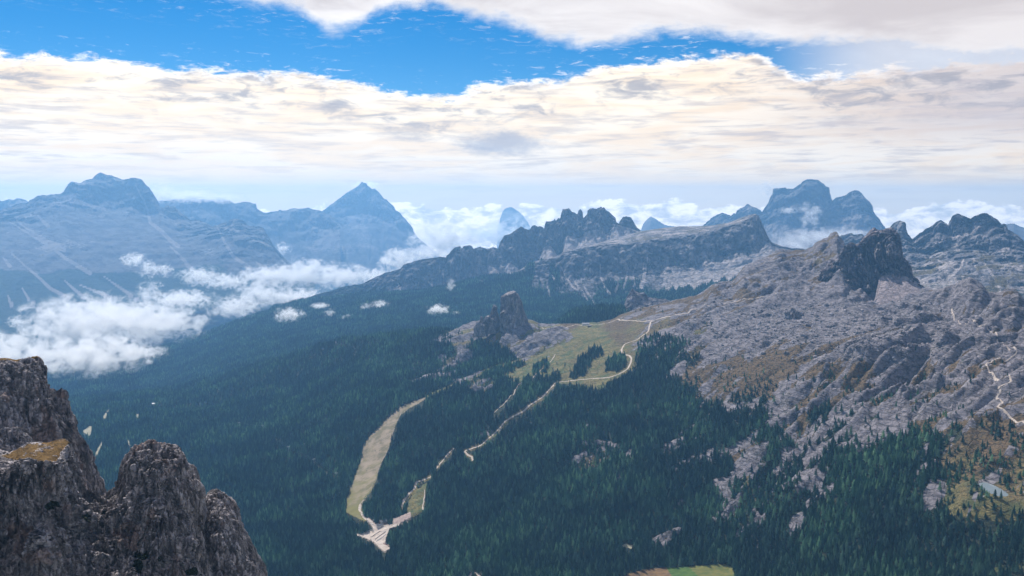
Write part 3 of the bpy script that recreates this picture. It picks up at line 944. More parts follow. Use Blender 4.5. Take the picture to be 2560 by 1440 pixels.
# --- big left massif
SORA = S1([(-700, 560), (-350, 470), (-120, 440), (0, 415), (40, 395), (110, 390), (150, 370), (200, 350), (260, 355), (310, 320), (380, 272), (470, 275), (520, 262), (600, 262), (640, 240), (660, 215), (690, 165), (720, 150),
           (800, 155), (860, 125), (920, 105), (950, 80), (1000, 58), (1060, 68), (1100, 70), (1160, 90), (1220, 108), (1290, 105), (1350, 95), (1410, 110), (1450, 150),
           (1490, 190), (1540, 270), (1580, 340), (1600, 395), (1640, 392), (1680, 375), (1690, 395), (1730, 385), (1770, 410), (1850, 480), (1900, 522), (2000, 518), (2050, 540), (2120, 590), (2180, 570), (2240, 545), (2300, 520),
           (2370, 503), (2430, 530), (2480, 580), (2560, 590), (2600, 585), (2640, 605), (2690, 690), (2730, 760), (2800, 860), (2900, 960), (3000, 1060), (3150, 1130)])


def z_sora(z, px, py, t, P, K):
    st = streaks(px, py, [[(1360, 180), (1440, 330), (1480, 430), (1500, 540), (1600, 620), (1700, 720), (1780, 780)],
                          [(100, 540), (300, 660), (500, 780), (650, 900), (900, 1050)], [(120, 860), (230, 960), (350, 1060), (500, 1200), (720, 1320)],
                          [(640, 1120), (750, 1220), (850, 1300)], [(30, 890), (100, 980)], [(80, 1280), (120, 1380)], [(220, 1200), (300, 1330), (400, 1420)],
                          [(800, 1170), (1100, 1290)], [(2160, 560), (2250, 750), (2330, 880), (2500, 1000)], [(1030, 1080), (1250, 1230), (1380, 1330)],
                          [(380, 480), (480, 580)], [(200, 560), (420, 700), (640, 820)], [(1700, 780), (1840, 920), (1900, 1000)], [(2560, 940), (2700, 1020)]], 0, 420, .25, 1.5, 5)
    n = nz(P, 700, 1.0)
    z[..., 0] = np.maximum(st * .9, .22 + .5 * n)
    low = sstep(py + 40 * n, 640, 700)
    z[..., 1] = low * (1 - st) * .9
    z[..., 0] *= 1 - .6 * low * (1 - st)


mountain('broad hazy rock massif with a blocky summit at the left', SORA, [(-200, 15500), (260, 16100), (450, 15000), (800, 13300)],
         [[(-200, 900, 9500), (300, 850, 9800), (560, 760, 11200), (820, 730, 12000)],
          [(-200, 760, 11200), (100, 745, 11500), (300, 740, 11600), (560, 715, 11900), (820, 715, 12300)],
          [(-200, 650, 12900), (100, 640, 13000), (300, 620, 13200), (480, 640, 12900), (620, 650, 12700), (820, 700, 12700)],
          [(-200, 575, 14400), (60, 550, 14600), (200, 510, 15100), (300, 508, 15300), (400, 530, 14900), (480, 580, 14000), (600, 590, 13400), (820, 695, 13000)]],
         520, [8, 26, 34, 40], 220, 520, vs=1.3, tooth=16, zone_fn=z_sora)

# --- ranges behind it
RNG = S1([(-500, 330), (-200, 350), (0, 325), (30, 335), (90, 320), (140, 330), (170, 310), (220, 310), (270, 330), (330, 400), (500, 480), (900, 420), (1400, 380), (1560, 330), (1600, 330), (1700, 325), (1830, 300), (1860, 285), (1900, 290), (1930, 275), (2000, 300), (2100, 325), (2160, 325), (2200, 300), (2230, 272),
          (2260, 290), (2300, 330), (2340, 360), (2400, 355), (2440, 340), (2500, 340), (2530, 350), (2560, 352)]) + \
      S2([(50, 340), (90, 335), (130, 360), (170, 400), (200, 420), (240, 440), (270, 440), (300, 430), (380, 440), (400, 420), (420, 430), (480, 420), (520, 400), (570, 405),
          (620, 400), (680, 395), (710, 410), (760, 425), (820, 432), (900, 470), (1000, 560)])


def z_far(z, px, py, t, P, K):
    n = nz(P, 900, 2.0)
    z[..., 0] = .3 + .55 * n
    z[..., 1] = sstep(py + 60 * n, 640, 720) * .8


mountain('pale serrated range behind the left massif', RNG, [(-200, 19500), (850, 18500)],
         [[(-200, 760, 16500), (850, 740, 15500)], [(-200, 650, 17500), (850, 640, 16800)], [(-200, 560, 18600), (400, 550, 18200), (850, 570, 17800)]],
         420, [6, 16, 22], 280, 700, tooth=20, zone_fn=z_far)

# --- pyramid
ANT = S2([(500, 640), (620, 540), (760, 460), (820, 432), (860, 400), (900, 365), (960, 330), (1010, 295), (1060, 260), (1110, 225), (1150, 200), (1190, 170), (1220, 143), (1250, 150), (1280, 180),
          (1320, 210), (1345, 205), (1380, 230), (1410, 265), (1440, 305), (1470, 320), (1500, 350), (1540, 385), (1560, 425), (1600, 445), (1630, 490), (1660, 515),
          (1690, 550), (1720, 590), (1730, 630), (1760, 670), (1800, 710), (1850, 760), (1950, 850), (2050, 950)])
mountain('tall pale pyramid peak beyond the cloudy valley', ANT, [(700, 20500), (905, 21300), (1120, 20300)],
         [[(700, 790, 16200), (1120, 760, 16500)], [(700, 700, 17600), (1120, 690, 17800)], [(700, 620, 19000), (905, 600, 19200), (1120, 680, 19000)],
          [(700, 590, 19800), (820, 560, 20200), (905, 530, 20500), (1000, 560, 20200), (1120, 675, 19600)]],
         340, [6, 16, 20, 26], 380, 900, tooth=14, zone_fn=z_far)

# --- the long slab mesa with its forest skirt (the left part is the wooded spur running down to the valley)
RIM = [(-300, 932), (0, 930), (150, 925), (300, 900), (370, 876), (400, 868), (440, 858), (500, 838), (560, 815), (600, 801), (640, 786), (672, 778), (685, 766), (705, 764), (730, 757), (760, 750), (800, 746), (850, 741), (880, 737), (920, 733),
       (1000, 731), (1060, 726), (1100, 718), (1125, 716), (1137, 711), (1160, 703), (1207, 692), (1240, 689), (1275, 686), (1295, 678), (1317, 664), (1335, 655), (1362, 648), (1390, 644), (1400, 640), (1407, 631), (1442, 622), (1475, 615), (1500, 612),
       (1525, 610), (1575, 607), (1625, 598), (1675, 592), (1740, 584), (1780, 575), (1820, 565), (1848, 556), (1868, 549), (1880, 539), (1890, 536), (1897, 539),
       (1902, 555), (1910, 572), (1917, 587), (1925, 600), (1928, 606), (1935, 610), (1950, 616), (1965, 618), (1980, 620), (2010, 622), (2060, 640)]
RIM_R = [(-300, 7300), (300, 7560), (400, 8100), (700, 8150), (900, 7860), (1280, 7600), (1600, 7800), (1890, 8000), (2060, 8100)]
SKIRT = [
    [(-300, 1040, 5300), (300, 1000, 5500), (700, 940, 5450), (1000, 890, 5250), (1280, 865, 5150), (1600, 840, 5300), (2060, 800, 5400)],
    [(-300, 990, 5900), (300, 972, 6050), (700, 872, 6050), (1000, 832, 5800), (1280, 820, 5700), (1600, 795, 5900), (1800, 788, 6000), (2060, 740, 6200)],
    [(-300, 968, 6300), (300, 952, 6400), (700, 838, 6700), (1000, 788, 6450), (1280, 772, 6450), (1600, 752, 6700), (1800, 740, 6800), (2060, 705, 6900)],
    [(-300, 954, 6700), (300, 936, 6800), (700, 812, 7200), (1000, 752, 6950), (1280, 738, 6950), (1400, 745, 6950), (1500, 752, 6950), (1600, 732, 7100), (1700, 722, 7200), (1800, 700, 7300), (1900, 672, 7400), (2000, 640, 7600), (2060, 660, 7500)],
    [(-300, 944, 7000), (300, 918, 7150), (700, 786, 7700), (1000, 738, 7350), (1100, 726, 7350), (1280, 702, 7350), (1400, 694, 7350), (1500, 688, 7370), (1600, 682, 7450), (1700, 668, 7550), (1800, 652, 7600), (1860, 632, 7650), (1900, 620, 7700), (1930, 609, 7750), (1960, 622, 7800), (2060, 650, 7900)],
]
BACKE = [(-300, 940, 7700), (300, 912, 8000), (700, 775, 8600), (1000, 737, 8300), (1280, 690, 8000), (1317, 668, 8100), (1400, 640, 8500), (1500, 606, 8600), (1562, 588, 8700), (1602, 578, 8750), (1657, 570, 8750), (1700, 565.5, 8700), (1740, 566, 8700),
         (1782, 563, 8650), (1820, 557, 8600), (1845, 547.5, 8500), (1860, 542, 8400), (1876, 536.5, 8250), (1890, 534.5, 8150), (1900, 545, 8150), (1925, 604, 8150), (1980, 625, 8200), (2060, 650, 8200)]


def mesa():
    az = arc_az(RIM, 860)
    rim = jag(az, crv(withr(RIM, RIM_R), az, lin=True), 3.5, 60)
    cs = [crv(c, az) for c in SKIRT] + [rim]
    for k in range(len(cs) - 2, -1, -1):
        cs[k] = (np.minimum(cs[k][0], cs[k + 1][0] - 20), np.minimum(cs[k][1], cs[k + 1][1] - 3))
    be = crv(BACKE, az, lin=True)
    cs += [(np.maximum(be[0], rim[0] + 150), be[1]), (be[0] + 700, be[1] - 420)]
    P, t = loft(cs, az, [10, 34, 30, 34, 46, 14, 5])
    px, py = pix(P[..., 0], P[..., 1], P[..., 2])
    tt = t[:, None] + 0 * px
    n_ = facing(P)
    right = sstep(px, 1150, 1400)
    cl = sstep(tt, 3.75, 4.05) * (1 - sstep(tt, 4.85, 5.0)) * right              # the rock wall
    scb = sstep(tt, 2.9, 3.2) * (1 - cl)
    Q = rough(P, n_, 85, 150, 3.2, 5, seed=2.0)
    Q = strata(Q, n_, 10, 60, 1.0)
    Q = blocks(Q, n_, 22, 42, 4.0, 3.0, .8)
    G = rough(P, n_, 60, 330, 2.0, 4, seed=5.0)
    G = rough(G, n_, 10, 60, 1.0, 2, seed=3.0)
    w = np.clip(cl, 0, 1)[..., None]
    damp = (1 - sstep(tt, 4.2, 5.0) * (1 - w[..., 0]) * .7) * np.where(tt > 5.01, .3, 1)
    P2 = P + ((Q - P) * w + (G - P) * (1 - w) * .7) * damp[..., None]
    z = np.zeros(px.shape + (4,), np.float32)
    st = streaks(px, py, [[(2070, 660), (2060, 760), (2040, 900), (2020, 960)], [(2080, 700), (2120, 780), (2140, 880)], [(1970, 700), (1930, 800), (1940, 940)],
                          [(2280, 740), (2270, 830), (2240, 920)], [(1600, 720), (1605, 850), (1640, 950), (1700, 1020)], [(1420, 780), (1415, 900), (1460, 980), (1500, 1050)],
                          [(1425, 980), (1470, 1090)], [(1880, 760), (1860, 880), (1830, 970)], [(1740, 830), (1780, 920), (1750, 1000)], [(1200, 720), (1250, 830), (1320, 940), (1380, 990)],
                          [(1090, 800), (1150, 880)], [(1080, 940), (1090, 1050)], [(1330, 870), (1390, 960)], [(1500, 1050), (1540, 1130)], [(2040, 700), (2030, 860), (2000, 960)]], 1100, 480, .25, .8, 2.6)
    n = nz(P, 260, 1.0)
    nf = fbm(np.arctan2(P[..., 0], P[..., 1]) * 7700 / 70, tt * .35, 0 * tt, 3)
    # gravel aprons: broad cones at the wall foot toward the right, thin ribs to the left
    edge_t = 4.05 + .28 * nf
    apron = sstep(edge_t - tt, 0, .12) * sstep(tt + .5 * nf - .12 * n, 2.75, 3.15) * sstep(px, 1480, 1760)
    z[..., 0] = np.maximum(st, np.maximum(apron * (.62 + .5 * sstep(px, 1600, 1850)), .2 * n))
    trees = (1 - sstep(tt + .9 * n + .35 * nf, 3.1 - .3, 3.9)) * (1 - .2 * sstep(px, 1500, 1900))
    trees = np.where((px + 110 * nf < 1335) & (tt < 5), np.maximum(trees, 1 - sstep(n + (px - 1290) / 260 + .4 * (tt - 4.5), .1, .7)), trees)
    z[..., 1] = trees * (1 - st) * (1 - apron * .8)
    top = sstep(tt, 4.97, 5.0) * right
    z[..., 0] = np.where(top > .5, .45 + .5 * nz(P, 120, 4.0), z[..., 0])
    z[..., 3] = np.where(top > .5, .38 + .4 * n, 0)
    z[..., 1] *= 1 - top
    tag(grid_mesh('mountain', P2, M_MID, z), 'long tilted rock mesa with a grey cliff wall above dark forest', kind='structure')
    return P2, z, px, py, tt


MESA = mesa()

# --- jagged crest behind the mesa
CRODA = S2([(300, 1560), (500, 1440), (600, 1345), (650, 1312), (760, 1262), (900, 1230), (1000, 1195), (1150, 1165), (1240, 1155), (1330, 1100), (1450, 1050), (1560, 1020), (1600, 1010), (1640, 965), (1700, 945), (1800, 920), (1900, 900), (2000, 890), (2060, 895), (2072, 868)]) + \
        S3([(100, 610), (110, 590), (150, 555), (200, 540), (220, 565), (235, 540), (290, 535), (320, 545), (335, 572), (400, 545), (440, 560), (500, 565), (530, 545), (580, 570), (595, 510),
            (640, 435), (700, 420), (760, 375), (810, 345), (850, 365), (900, 375), (920, 345), (950, 335), (980, 350), (1000, 340), (1040, 370), (1050, 340), (1060, 295), (1110, 290),
            (1140, 280), (1145, 262), (1160, 288), (1180, 265), (1200, 262), (1210, 210), (1230, 163), (1250, 172), (1270, 168), (1290, 163), (1310, 185), (1320, 200), (1350, 205), (1370, 225), (1385, 190), (1405, 173), (1420, 200),
            (1430, 268), (1440, 255), (1470, 220), (1480, 180), (1500, 165), (1530, 163), (1560, 172), (1590, 158), (1610, 145), (1625, 160), (1640, 148), (1660, 180), (1710, 215), (1750, 260), (1760, 300), (1790, 325),
            (1800, 290), (1830, 250), (1870, 240), (1910, 260), (1930, 300), (1960, 340), (2010, 395), (2060, 440), (2120, 500)])
CR_BASE = [(660, 800, 8350), (850, 752, 8500), (930, 738, 8500), (1000, 720, 8500), (1100, 716, 8500), (1160, 706, 8550), (1215, 694, 8600), (1225, 664, 8600), (1260, 668, 8650), (1275, 655, 8650), (1310, 682, 8650), (1345, 655, 8700), (1360, 615, 8800), (1375, 612, 8800), (1400, 640, 8750), (1420, 585, 8850), (1445, 592, 8850), (1470, 575, 8900),
           (1500, 572, 8900), (1515, 582, 8900), (1540, 562, 8950), (1560, 564, 8950), (1590, 575, 8950), (1610, 585, 8950), (1640, 620, 8900)]


def z_croda(z, px, py, t, P, K):
    st = streaks(px, py, [[(2030, 1040), (2040, 1150), (2055, 1220)], [(1920, 1100), (1925, 1270)], [(1580, 1150), (1620, 1280), (1640, 1340)], [(1790, 1140), (1750, 1310)]], 600, 420, .25, 1, 2.5)
    n = nz(P, 200, 3.0)
    below = 1 - sstep(t, K - 1.12, K - .98)
    z[..., 0] = np.maximum(st, below * sstep(px, 1190, 1230) * .95)
    gr = (1 - sstep(px, 880, 960)) * sstep(t, K - 1, K)
    z[..., 1] = np.maximum((1 - sstep(px + 120 * n, 900, 1010)) * .9, below * (1 - sstep(px, 1190, 1230)) * (.5 + n)) * (1 - st)


mountain('jagged row of grey rock towers behind the mesa', CRODA, [(600, 8900), (900, 8800), (1100, 8750), (1440, 9150), (1640, 9150)],
         [[(650, 900, 7900), (1640, 760, 8100)], [(660, 830, 8150), (930, 775, 8250), (1100, 760, 8250), (1300, 705, 8350), (1450, 650, 8500), (1640, 640, 8600)], CR_BASE],
         680, [4, 18, 44], 95, 130, mat=M_MID, vs=4.0, tooth=5, zone_fn=z_croda, back=(260, 420), rough_low=.12, blk=.4)

# --- broad throne-shaped peak and its little ridge
PEL = S4([(-100, 760), (150, 640), (230, 580), (290, 525), (330, 485), (390, 460), (430, 445), (480, 465), (510, 480), (540, 455), (560, 470), (580, 425), (610, 400), (640, 390), (660, 365),
          (680, 352), (720, 380), (760, 405), (790, 425), (825, 440), (840, 410), (870, 360), (910, 285), (930, 260), (936, 213), (960, 208), (1040, 210), (1046, 203), (1056, 211), (1100, 212), (1140, 208),
          (1170, 190), (1210, 170), (1230, 140), (1270, 115), (1310, 112), (1380, 120), (1440, 160), (1455, 185), (1490, 195), (1500, 260), (1520, 325), (1560, 300), (1610, 285),
          (1660, 270), (1700, 235), (1745, 220), (1780, 225), (1820, 260), (1850, 310), (1890, 345), (1915, 380), (1920, 430), (1940, 460), (1980, 490), (2010, 540), (2050, 595), (2150, 700), (2300, 800)])


def z_pel(z, px, py, t, P, K):
    n = nz(P, 500, 2.0)
    z[..., 0] = np.clip(.5 - .25 * (t - K + 1.2), 0, 1) + .5 * n
    z[..., 1] = sstep(py + 50 * n, 640, 700) * .6


mountain('broad throne shaped peak with a flat shoulder, far right of centre', PEL, [(1650, 16200), (1850, 16000), (2010, 15500), (2280, 15300)],
         [[(1650, 780, 11500), (2300, 760, 11500)], [(1650, 690, 13000), (2300, 690, 13000)], [(1650, 620, 14600), (1900, 600, 14600), (2010, 590, 14500), (2150, 600, 14400), (2300, 650, 14200)],
          [(1650, 610, 15300), (1830, 560, 15400), (1930, 545, 15100), (2010, 530, 15000), (2080, 545, 15000), (2150, 540, 14900), (2250, 600, 14700), (2300, 640, 14600)]],
         480, [5, 16, 24, 46], 250, 420, vs=2.6, tooth=10, zone_fn=z_pel)

# --- two small far peaks standing out of the cloud sea, a ridge between the near tower and the throne peak
for lab, cr, r, base in (('small far peak standing out of the cloud sea left of the jagged towers', S3([(570, 420), (600, 270), (625, 200), (650, 168), (680, 156), (710, 150), (745, 166), (790, 200), (830, 235), (880, 300), (930, 420)]), 26500, 640),
                         ('small far peak in the gap between the jagged towers and the mesa', S3([(1950, 440), (2010, 380), (2030, 320), (2080, 265), (2110, 248), (2150, 265), (2200, 300), (2250, 330), (2350, 345), (2450, 380), (2600, 450)]), 20500, 610),
                         ('far hazy ridge at the right edge of the view', S5([(2250, 330), (2340, 250), (2400, 240), (2460, 235), (2520, 265), (2560, 275), (2700, 250), (2900, 300)]), 16000, 640)):
    px0, px1 = cr[0][0], cr[-1][0]
    mountain(lab, cr, [(px0, r), (px1, r)], [[(px0, base + 60, r - 2500), (px1, base + 60, r - 2500)], [(px0, base, r - 1400), (px1, base, r - 1400)]],
             90, [4, 18], 70, 500, tooth=7, zone_fn=z_far)

# --- dark massif at the right
CERN = S5([(550, 520), (640, 420), (720, 372), (780, 360), (830, 340), (860, 355), (940, 340), (980, 380), (1100, 400), (1180, 300), (1220, 270), (1260, 225), (1290, 210), (1320, 203), (1360, 225), (1370, 270), (1385, 310), (1400, 340), (1420, 355), (1440, 385), (1460, 375), (1540, 320), (1640, 260), (1690, 215), (1730, 198), (1770, 220),
           (1805, 250), (1820, 210), (1860, 165), (1895, 150), (1940, 180), (2000, 200), (2015, 215), (2030, 210), (2060, 185), (2120, 155), (2180, 148), (2240, 165), (2300, 200), (2340, 240), (2360, 228), (2380, 240), (2390, 260),
           (2400, 290), (2450, 320), (2500, 350), (2560, 415), (2700, 520), (2900, 640), (3300, 800)])


def z_cern(z, px, py, t, P, K):
    st = streaks(px, py, [[(1830, 350), (1900, 500)], [(1960, 590), (1900, 700), (1800, 780)], [(2050, 580), (2080, 660)], [(2160, 630), (2250, 760), (2310, 910)],
                          [(2390, 800), (2400, 900)], [(1700, 600), (1900, 680)], [(1500, 700), (1640, 610)]], 1920, 500, .25, 1.5, 4.5)
    n = nz(P, 260, 2.5)
    z[..., 0] = np.maximum(st * .9, .25 + .45 * n - .15 * (t - K + 1))
    z[..., 3] = np.clip(.35 + .55 * nz(P, 180, 7.0), 0, 1) * sstep(py, 560, 660)
    z[..., 1] = sstep(py + 30 * n, 690, 740) * .55 * (1 - st)


mountain('dark brown-grey massif at the right with three summits', CERN, [(2060, 9000), (2190, 8300), (2260, 7700), (2400, 7600), (2750, 7000)],
         [[(2050, 800, 5300), (2750, 830, 4900)], [(2050, 730, 6100), (2300, 735, 6000), (2750, 770, 5600)], [(2050, 690, 6900), (2300, 672, 6800), (2420, 660, 6700), (2560, 690, 6400), (2750, 720, 6200)],
          [(2050, 650, 8000), (2200, 610, 7500), (2300, 630, 7300), (2420, 610, 7200), (2560, 640, 6900), (2750, 700, 6600)]],
         380, [6, 22, 30, 40], 230, 330, mat=M_MID, vs=2.0, tooth=6, zone_fn=z_cern, rough_low=.5)

# --- rock tower above the grey boulder slopes
AVER = S5([(520, 760), (540, 700), (600, 640), (680, 600), (720, 560), (752, 520), (765, 490), (780, 465), (800, 450), (835, 430), (850, 428), (865, 440), (880, 445), (910, 430), (960, 370), (1000, 330), (1020, 308), (1040, 292), (1062, 275), (1080, 290), (1100, 296), (1140, 302),
           (1170, 285), (1220, 275), (1260, 300), (1285, 320), (1300, 345), (1310, 380), (1320, 430), (1330, 490), (1350, 570), (1400, 630), (1430, 700), (1440, 760), (1490, 795), (1520, 845), (1560, 880), (1610, 905)])
AV_TOP = [(2050, 690, 3930), (2080, 668, 3950), (2112, 622, 3955), (2140, 618, 3950), (2152, 612, 3945), (2162, 612, 3940), (2180, 598, 3950), (2205, 591, 3955), (2225, 588, 3960), (2240, 588, 3965), (2252, 612, 3960), (2270, 660, 3940), (2290, 698, 3920), (2320, 727, 3900)]
AV_MID = [(2050, 700, 3880), (2070, 676, 3890), (2100, 672, 3880), (2150, 665, 3870), (2170, 668, 3875), (2200, 660, 3885), (2240, 657, 3895), (2262, 668, 3890), (2290, 700, 3880), (2320, 730, 3870)]
AV_BASE = [(2050, 728, 3800), (2058, 745, 3790), (2066, 738, 3800), (2085, 748, 3790), (2098, 750, 3785), (2110, 731, 3800), (2140, 730, 3800), (2160, 738, 3795), (2176, 742, 3795), (2190, 728, 3810), (2196, 692, 3830), (2215, 686, 3835), (2245, 688, 3840), (2270, 692, 3840), (2290, 703, 3840), (2320, 735, 3830)]


def averau():
    az = arc_az(AVER, 420)
    cr = jag(az, crv(withr(AVER, [(2040, 4000), (2150, 4010), (2180, 4060), (2230, 4050), (2320, 3980)]), az, lin=True), 2.0, 12)
    cs = [crv([(p, y + 50, r - 130) for p, y, r in AV_BASE], az), crv(AV_BASE, az, lin=True), crv(AV_MID, az), crv(AV_TOP, az), cr]
    for k in range(3, -1, -1):
        cs[k] = (np.minimum(cs[k][0], cs[k + 1][0] - 6), np.minimum(cs[k][1], cs[k + 1][1] - 4))
    cs.append((cr[0] + 120, cr[1] - 170))
    P, t = loft(cs, az, [14, 60, 60, 26, 8])
    tt = t[:, None] + 0 * P[..., 0]
    n_ = facing(P, .3)
    Q = rough(P, n_, 70, 44, 9.0, 3, seed=4.0, gain=.55)
    Q = blocks(Q, n_, 11, 15, 5.0, 1.0, 1.0)
    Q = rough(Q, n_, 9, 12, 2.5, 3, seed=2.0)
    Q = strata(Q, n_, 3.0, 20, 2.0)
    w = sstep(tt, .85, 1.05) * np.where(np.abs(tt - 4) < .03, .3, 1) * (1 - .45 * sstep(tt, 3.0, 3.4))
    P2 = P + (Q - P) * w[..., None]
    z = np.zeros(tt.shape + (4,), np.float32)
    n = nz(P, 40, 2.0)
    z[..., 0] = (1 - sstep(tt + .1 * n, .93, 1.05)) + .62 * sstep(tt, 3.0, 3.2) * (1 - sstep(tt, 4, 4.1)) + .55 * np.exp(-((tt - 2.02 + .1 * n) / .05) ** 2)
    return tag(grid_mesh('mountain', P2, M_NEAR, z), 'dark fluted rock tower rising above the grey boulder slopes', kind='structure')


averau()


def apron():
    """pale gravel fan below the tower, right of its foot"""
    top = [(2185, 742), (2190, 722), (2198, 694), (2215, 687), (2245, 690), (2265, 693), (2290, 704), (2315, 724), (2335, 735)]
    bot = [(2150, 775), (2175, 775), (2200, 770), (2230, 768), (2260, 760), (2290, 750), (2320, 742), (2345, 735)]
    az = np.linspace(ray(2172, 730)[0], ray(2335, 730)[0], 120)
    a = crv(withr(top, [(2100, 3842), (2340, 3850)]), az, lin=True)
    b = crv(withr(bot, [(2100, 3560), (2340, 3640)]), az)
    c = (b[0] - 60, b[1] - 60)
    P, t = loft([c, b, a], az, [6, 40])
    P[..., 2] += 1.6 * fbm(P[..., 0] / 18, P[..., 1] / 60, 2.0, 3)
    z = np.zeros(P.shape[:2] + (4,), np.float32)
    z[..., 0] = 1.2
    tag(grid_mesh('scree', P, M_NEAR, z), kind='structure')


apron()

# --- rock knoll and wooded hump seen over the meadow ridge
KNOLL = [(1500, 800), (1530, 792), (1545, 785), (1555, 768), (1562, 758), (1567, 742), (1575, 730), (1580, 721), (1586, 724), (1592, 729), (1600, 732), (1610, 730), (1620, 742), (1637, 745), (1662, 747), (1680, 754), (1720, 765), (1760, 775)]
mountain('small grey rock knoll behind the meadow ridge', KNOLL, [(1500, 4700), (1760, 4800)], [[(1500, 830, 4350), (1760, 830, 4350)], [(1500, 800, 4550), (1570, 778, 4600), (1640, 765, 4640), (1760, 790, 4600)]],
         130, [5, 40], 22, 40, mat=M_NEAR, vs=2.0, tooth=1.5, back=(90, 90), zone_fn=lambda z, px, py, t, P, K: z.__setitem__((Ellipsis, 1), .7 * (1 - sstep(px + 25 * nz(P, 40, 1), 1535, 1560))))
HUMP = [(1330, 845), (1380, 818), (1405, 800), (1420, 789), (1440, 780), (1460, 775), (1500, 771), (1530, 769), (1555, 772), (1580, 785), (1620, 810)]
HUMPM = mountain('low wooded hump behind the mountain hut', HUMP, [(1330, 4600), (1620, 4650)], [[(1330, 880, 4250), (1620, 850, 4250)], [(1330, 850, 4450), (1460, 800, 4450), (1620, 820, 4450)]],
                 110, [4, 24], 16, 60, mat=M_NEAR, tooth=1.0, back=(120, 60), zone_fn=lambda z, px, py, t, P, K: z.__setitem__((Ellipsis, 1), .85 + .4 * nz(P, 50, 1)))

# ------------------------------------------------------------------ free-standing rock towers on the meadow shoulder
c8 = lambda pts: tr(1080, 700, .15625, pts)
TOWERS = [
    ('large square-topped rock tower, the tallest of the cluster by the meadow', [(1095, 560), (1103, 480), (1108, 300), (1120, 262), (1137, 246), (1180, 218), (1240, 190), (1310, 174), (1332, 180), (1345, 210), (1375, 235), (1400, 280), (1440, 340), (1455, 430), (1480, 500), (1505, 560), (1530, 640)], 3990, 740,
     [(1108, 300), (1137, 252), (1200, 236), (1250, 232), (1290, 225), (1330, 200), (1375, 260), (1440, 360), (1530, 650)]),
    ('slim rock tower just left of the largest one', [(905, 640), (930, 560), (955, 480), (975, 420), (988, 398), (1000, 393), (1018, 398), (1032, 420), (1045, 480), (1055, 540), (1075, 640)], 3970, 720, None),
    ('narrow rock finger at the left end of the cluster', [(755, 760), (768, 680), (778, 610), (788, 585), (800, 583), (812, 600), (818, 680), (828, 760)], 3930, 790, None),
    ('squat rock tower between the narrow finger and the slim tower', [(815, 740), (826, 660), (832, 610), (850, 590), (880, 576), (915, 574), (935, 600), (960, 612), (1000, 618), (1020, 640), (1024, 700), (1030, 740)], 3925, 780, None),
    ('leaning rock block at the outer foot of the cluster', [(665, 790), (690, 740), (708, 690), (722, 668), (745, 664), (765, 690), (790, 700), (840, 690), (870, 720), (890, 790)], 3905, 820, None),
    ('broad rock step below the largest tower', [(1062, 700), (1078, 620), (1088, 570), (1102, 515), (1120, 495), (1165, 482), (1200, 492), (1240, 515), (1290, 535), (1350, 562), (1400, 605), (1440, 660), (1450, 690)], 3950, 740, None),
]


def tower(label, crest, r0, base_y, front):
    cr_px = c8(crest)
    n = 90 if r0 > 3985 or len(crest) > 13 else 60
    az = arc_az(cr_px, n)
    p0, p1 = cr_px[0][0], cr_px[-1][0]
    mid = (p0 + p1) / 2
    half = (p1 - p0) / 2 * r0 / F
    u = np.clip((az - az[0]) / (az[-1] - az[0]) * 2 - 1, -1, 1)
    bulge = np.sqrt(np.clip(1 - u * u, 0, 1)) * half                       # plan is rounded, so it has true depth
    rc, zc = crv([(a, b, r0) for a, b in cr_px], az, lin=True)
    zb = ray(mid, c8([(0, base_y)])[0][1])[1] * r0
    zb = np.minimum(zb - 6, zc - 3)
    if front:
        f = crv([(a, b, r0 - half * .7) for a, b in c8(front)], az, lin=True)
        zf = np.minimum(f[1], zc - 1)
    else:
        zf = zc - 3 - 0.04 * (zc - zb)
    cs = [(rc - bulge * 1.25 - 4, zb - 12), (rc - bulge * .95 - 2, zc * .5 + zb * .5), (rc - bulge * .75 - 1, zf), (rc, zc), (rc + bulge * .6 + 2, zc - 6), (rc + bulge * 1.0 + 4, zb - 20)]
    P, t = loft(cs, az, [26, 34, 8, 4, 14])
    n_ = facing(P, .5)
    Q = rough(P, n_, 9 + half * .10, 7 + half * .3, 4.5, 4, seed=p0)
    Q = blocks(Q, n_, 4 + half * .06, 5 + half * .14, 4.0, p0 * .1, 1.0)
    Q = strata(Q, n_, 1.2, 9, p0)
    tt = t[:, None] + 0 * P[..., 0]
    P2 = P + (Q - P) * np.where(np.abs(tt - 3) < .08, .4, 1.0)[..., None]
    z = np.zeros(tt.shape + (4,), np.float32)
    z[..., 0] = .7 * sstep(tt, 1.98, 2.2) * (1 - sstep(tt, 3.0, 3.2)) if front else 0
    o = grid_mesh('rock_tower', P2, M_TOWER, z)
    return tag(o, label, 'rock tower')


for a in TOWERS:
    tower(*a)

# ------------------------------------------------------------------ foreground cliffs
c7 = lambda pts: tr(0, 1040, .28125, pts)
c6b = lambda pts: tr(0, 860, .125, pts)


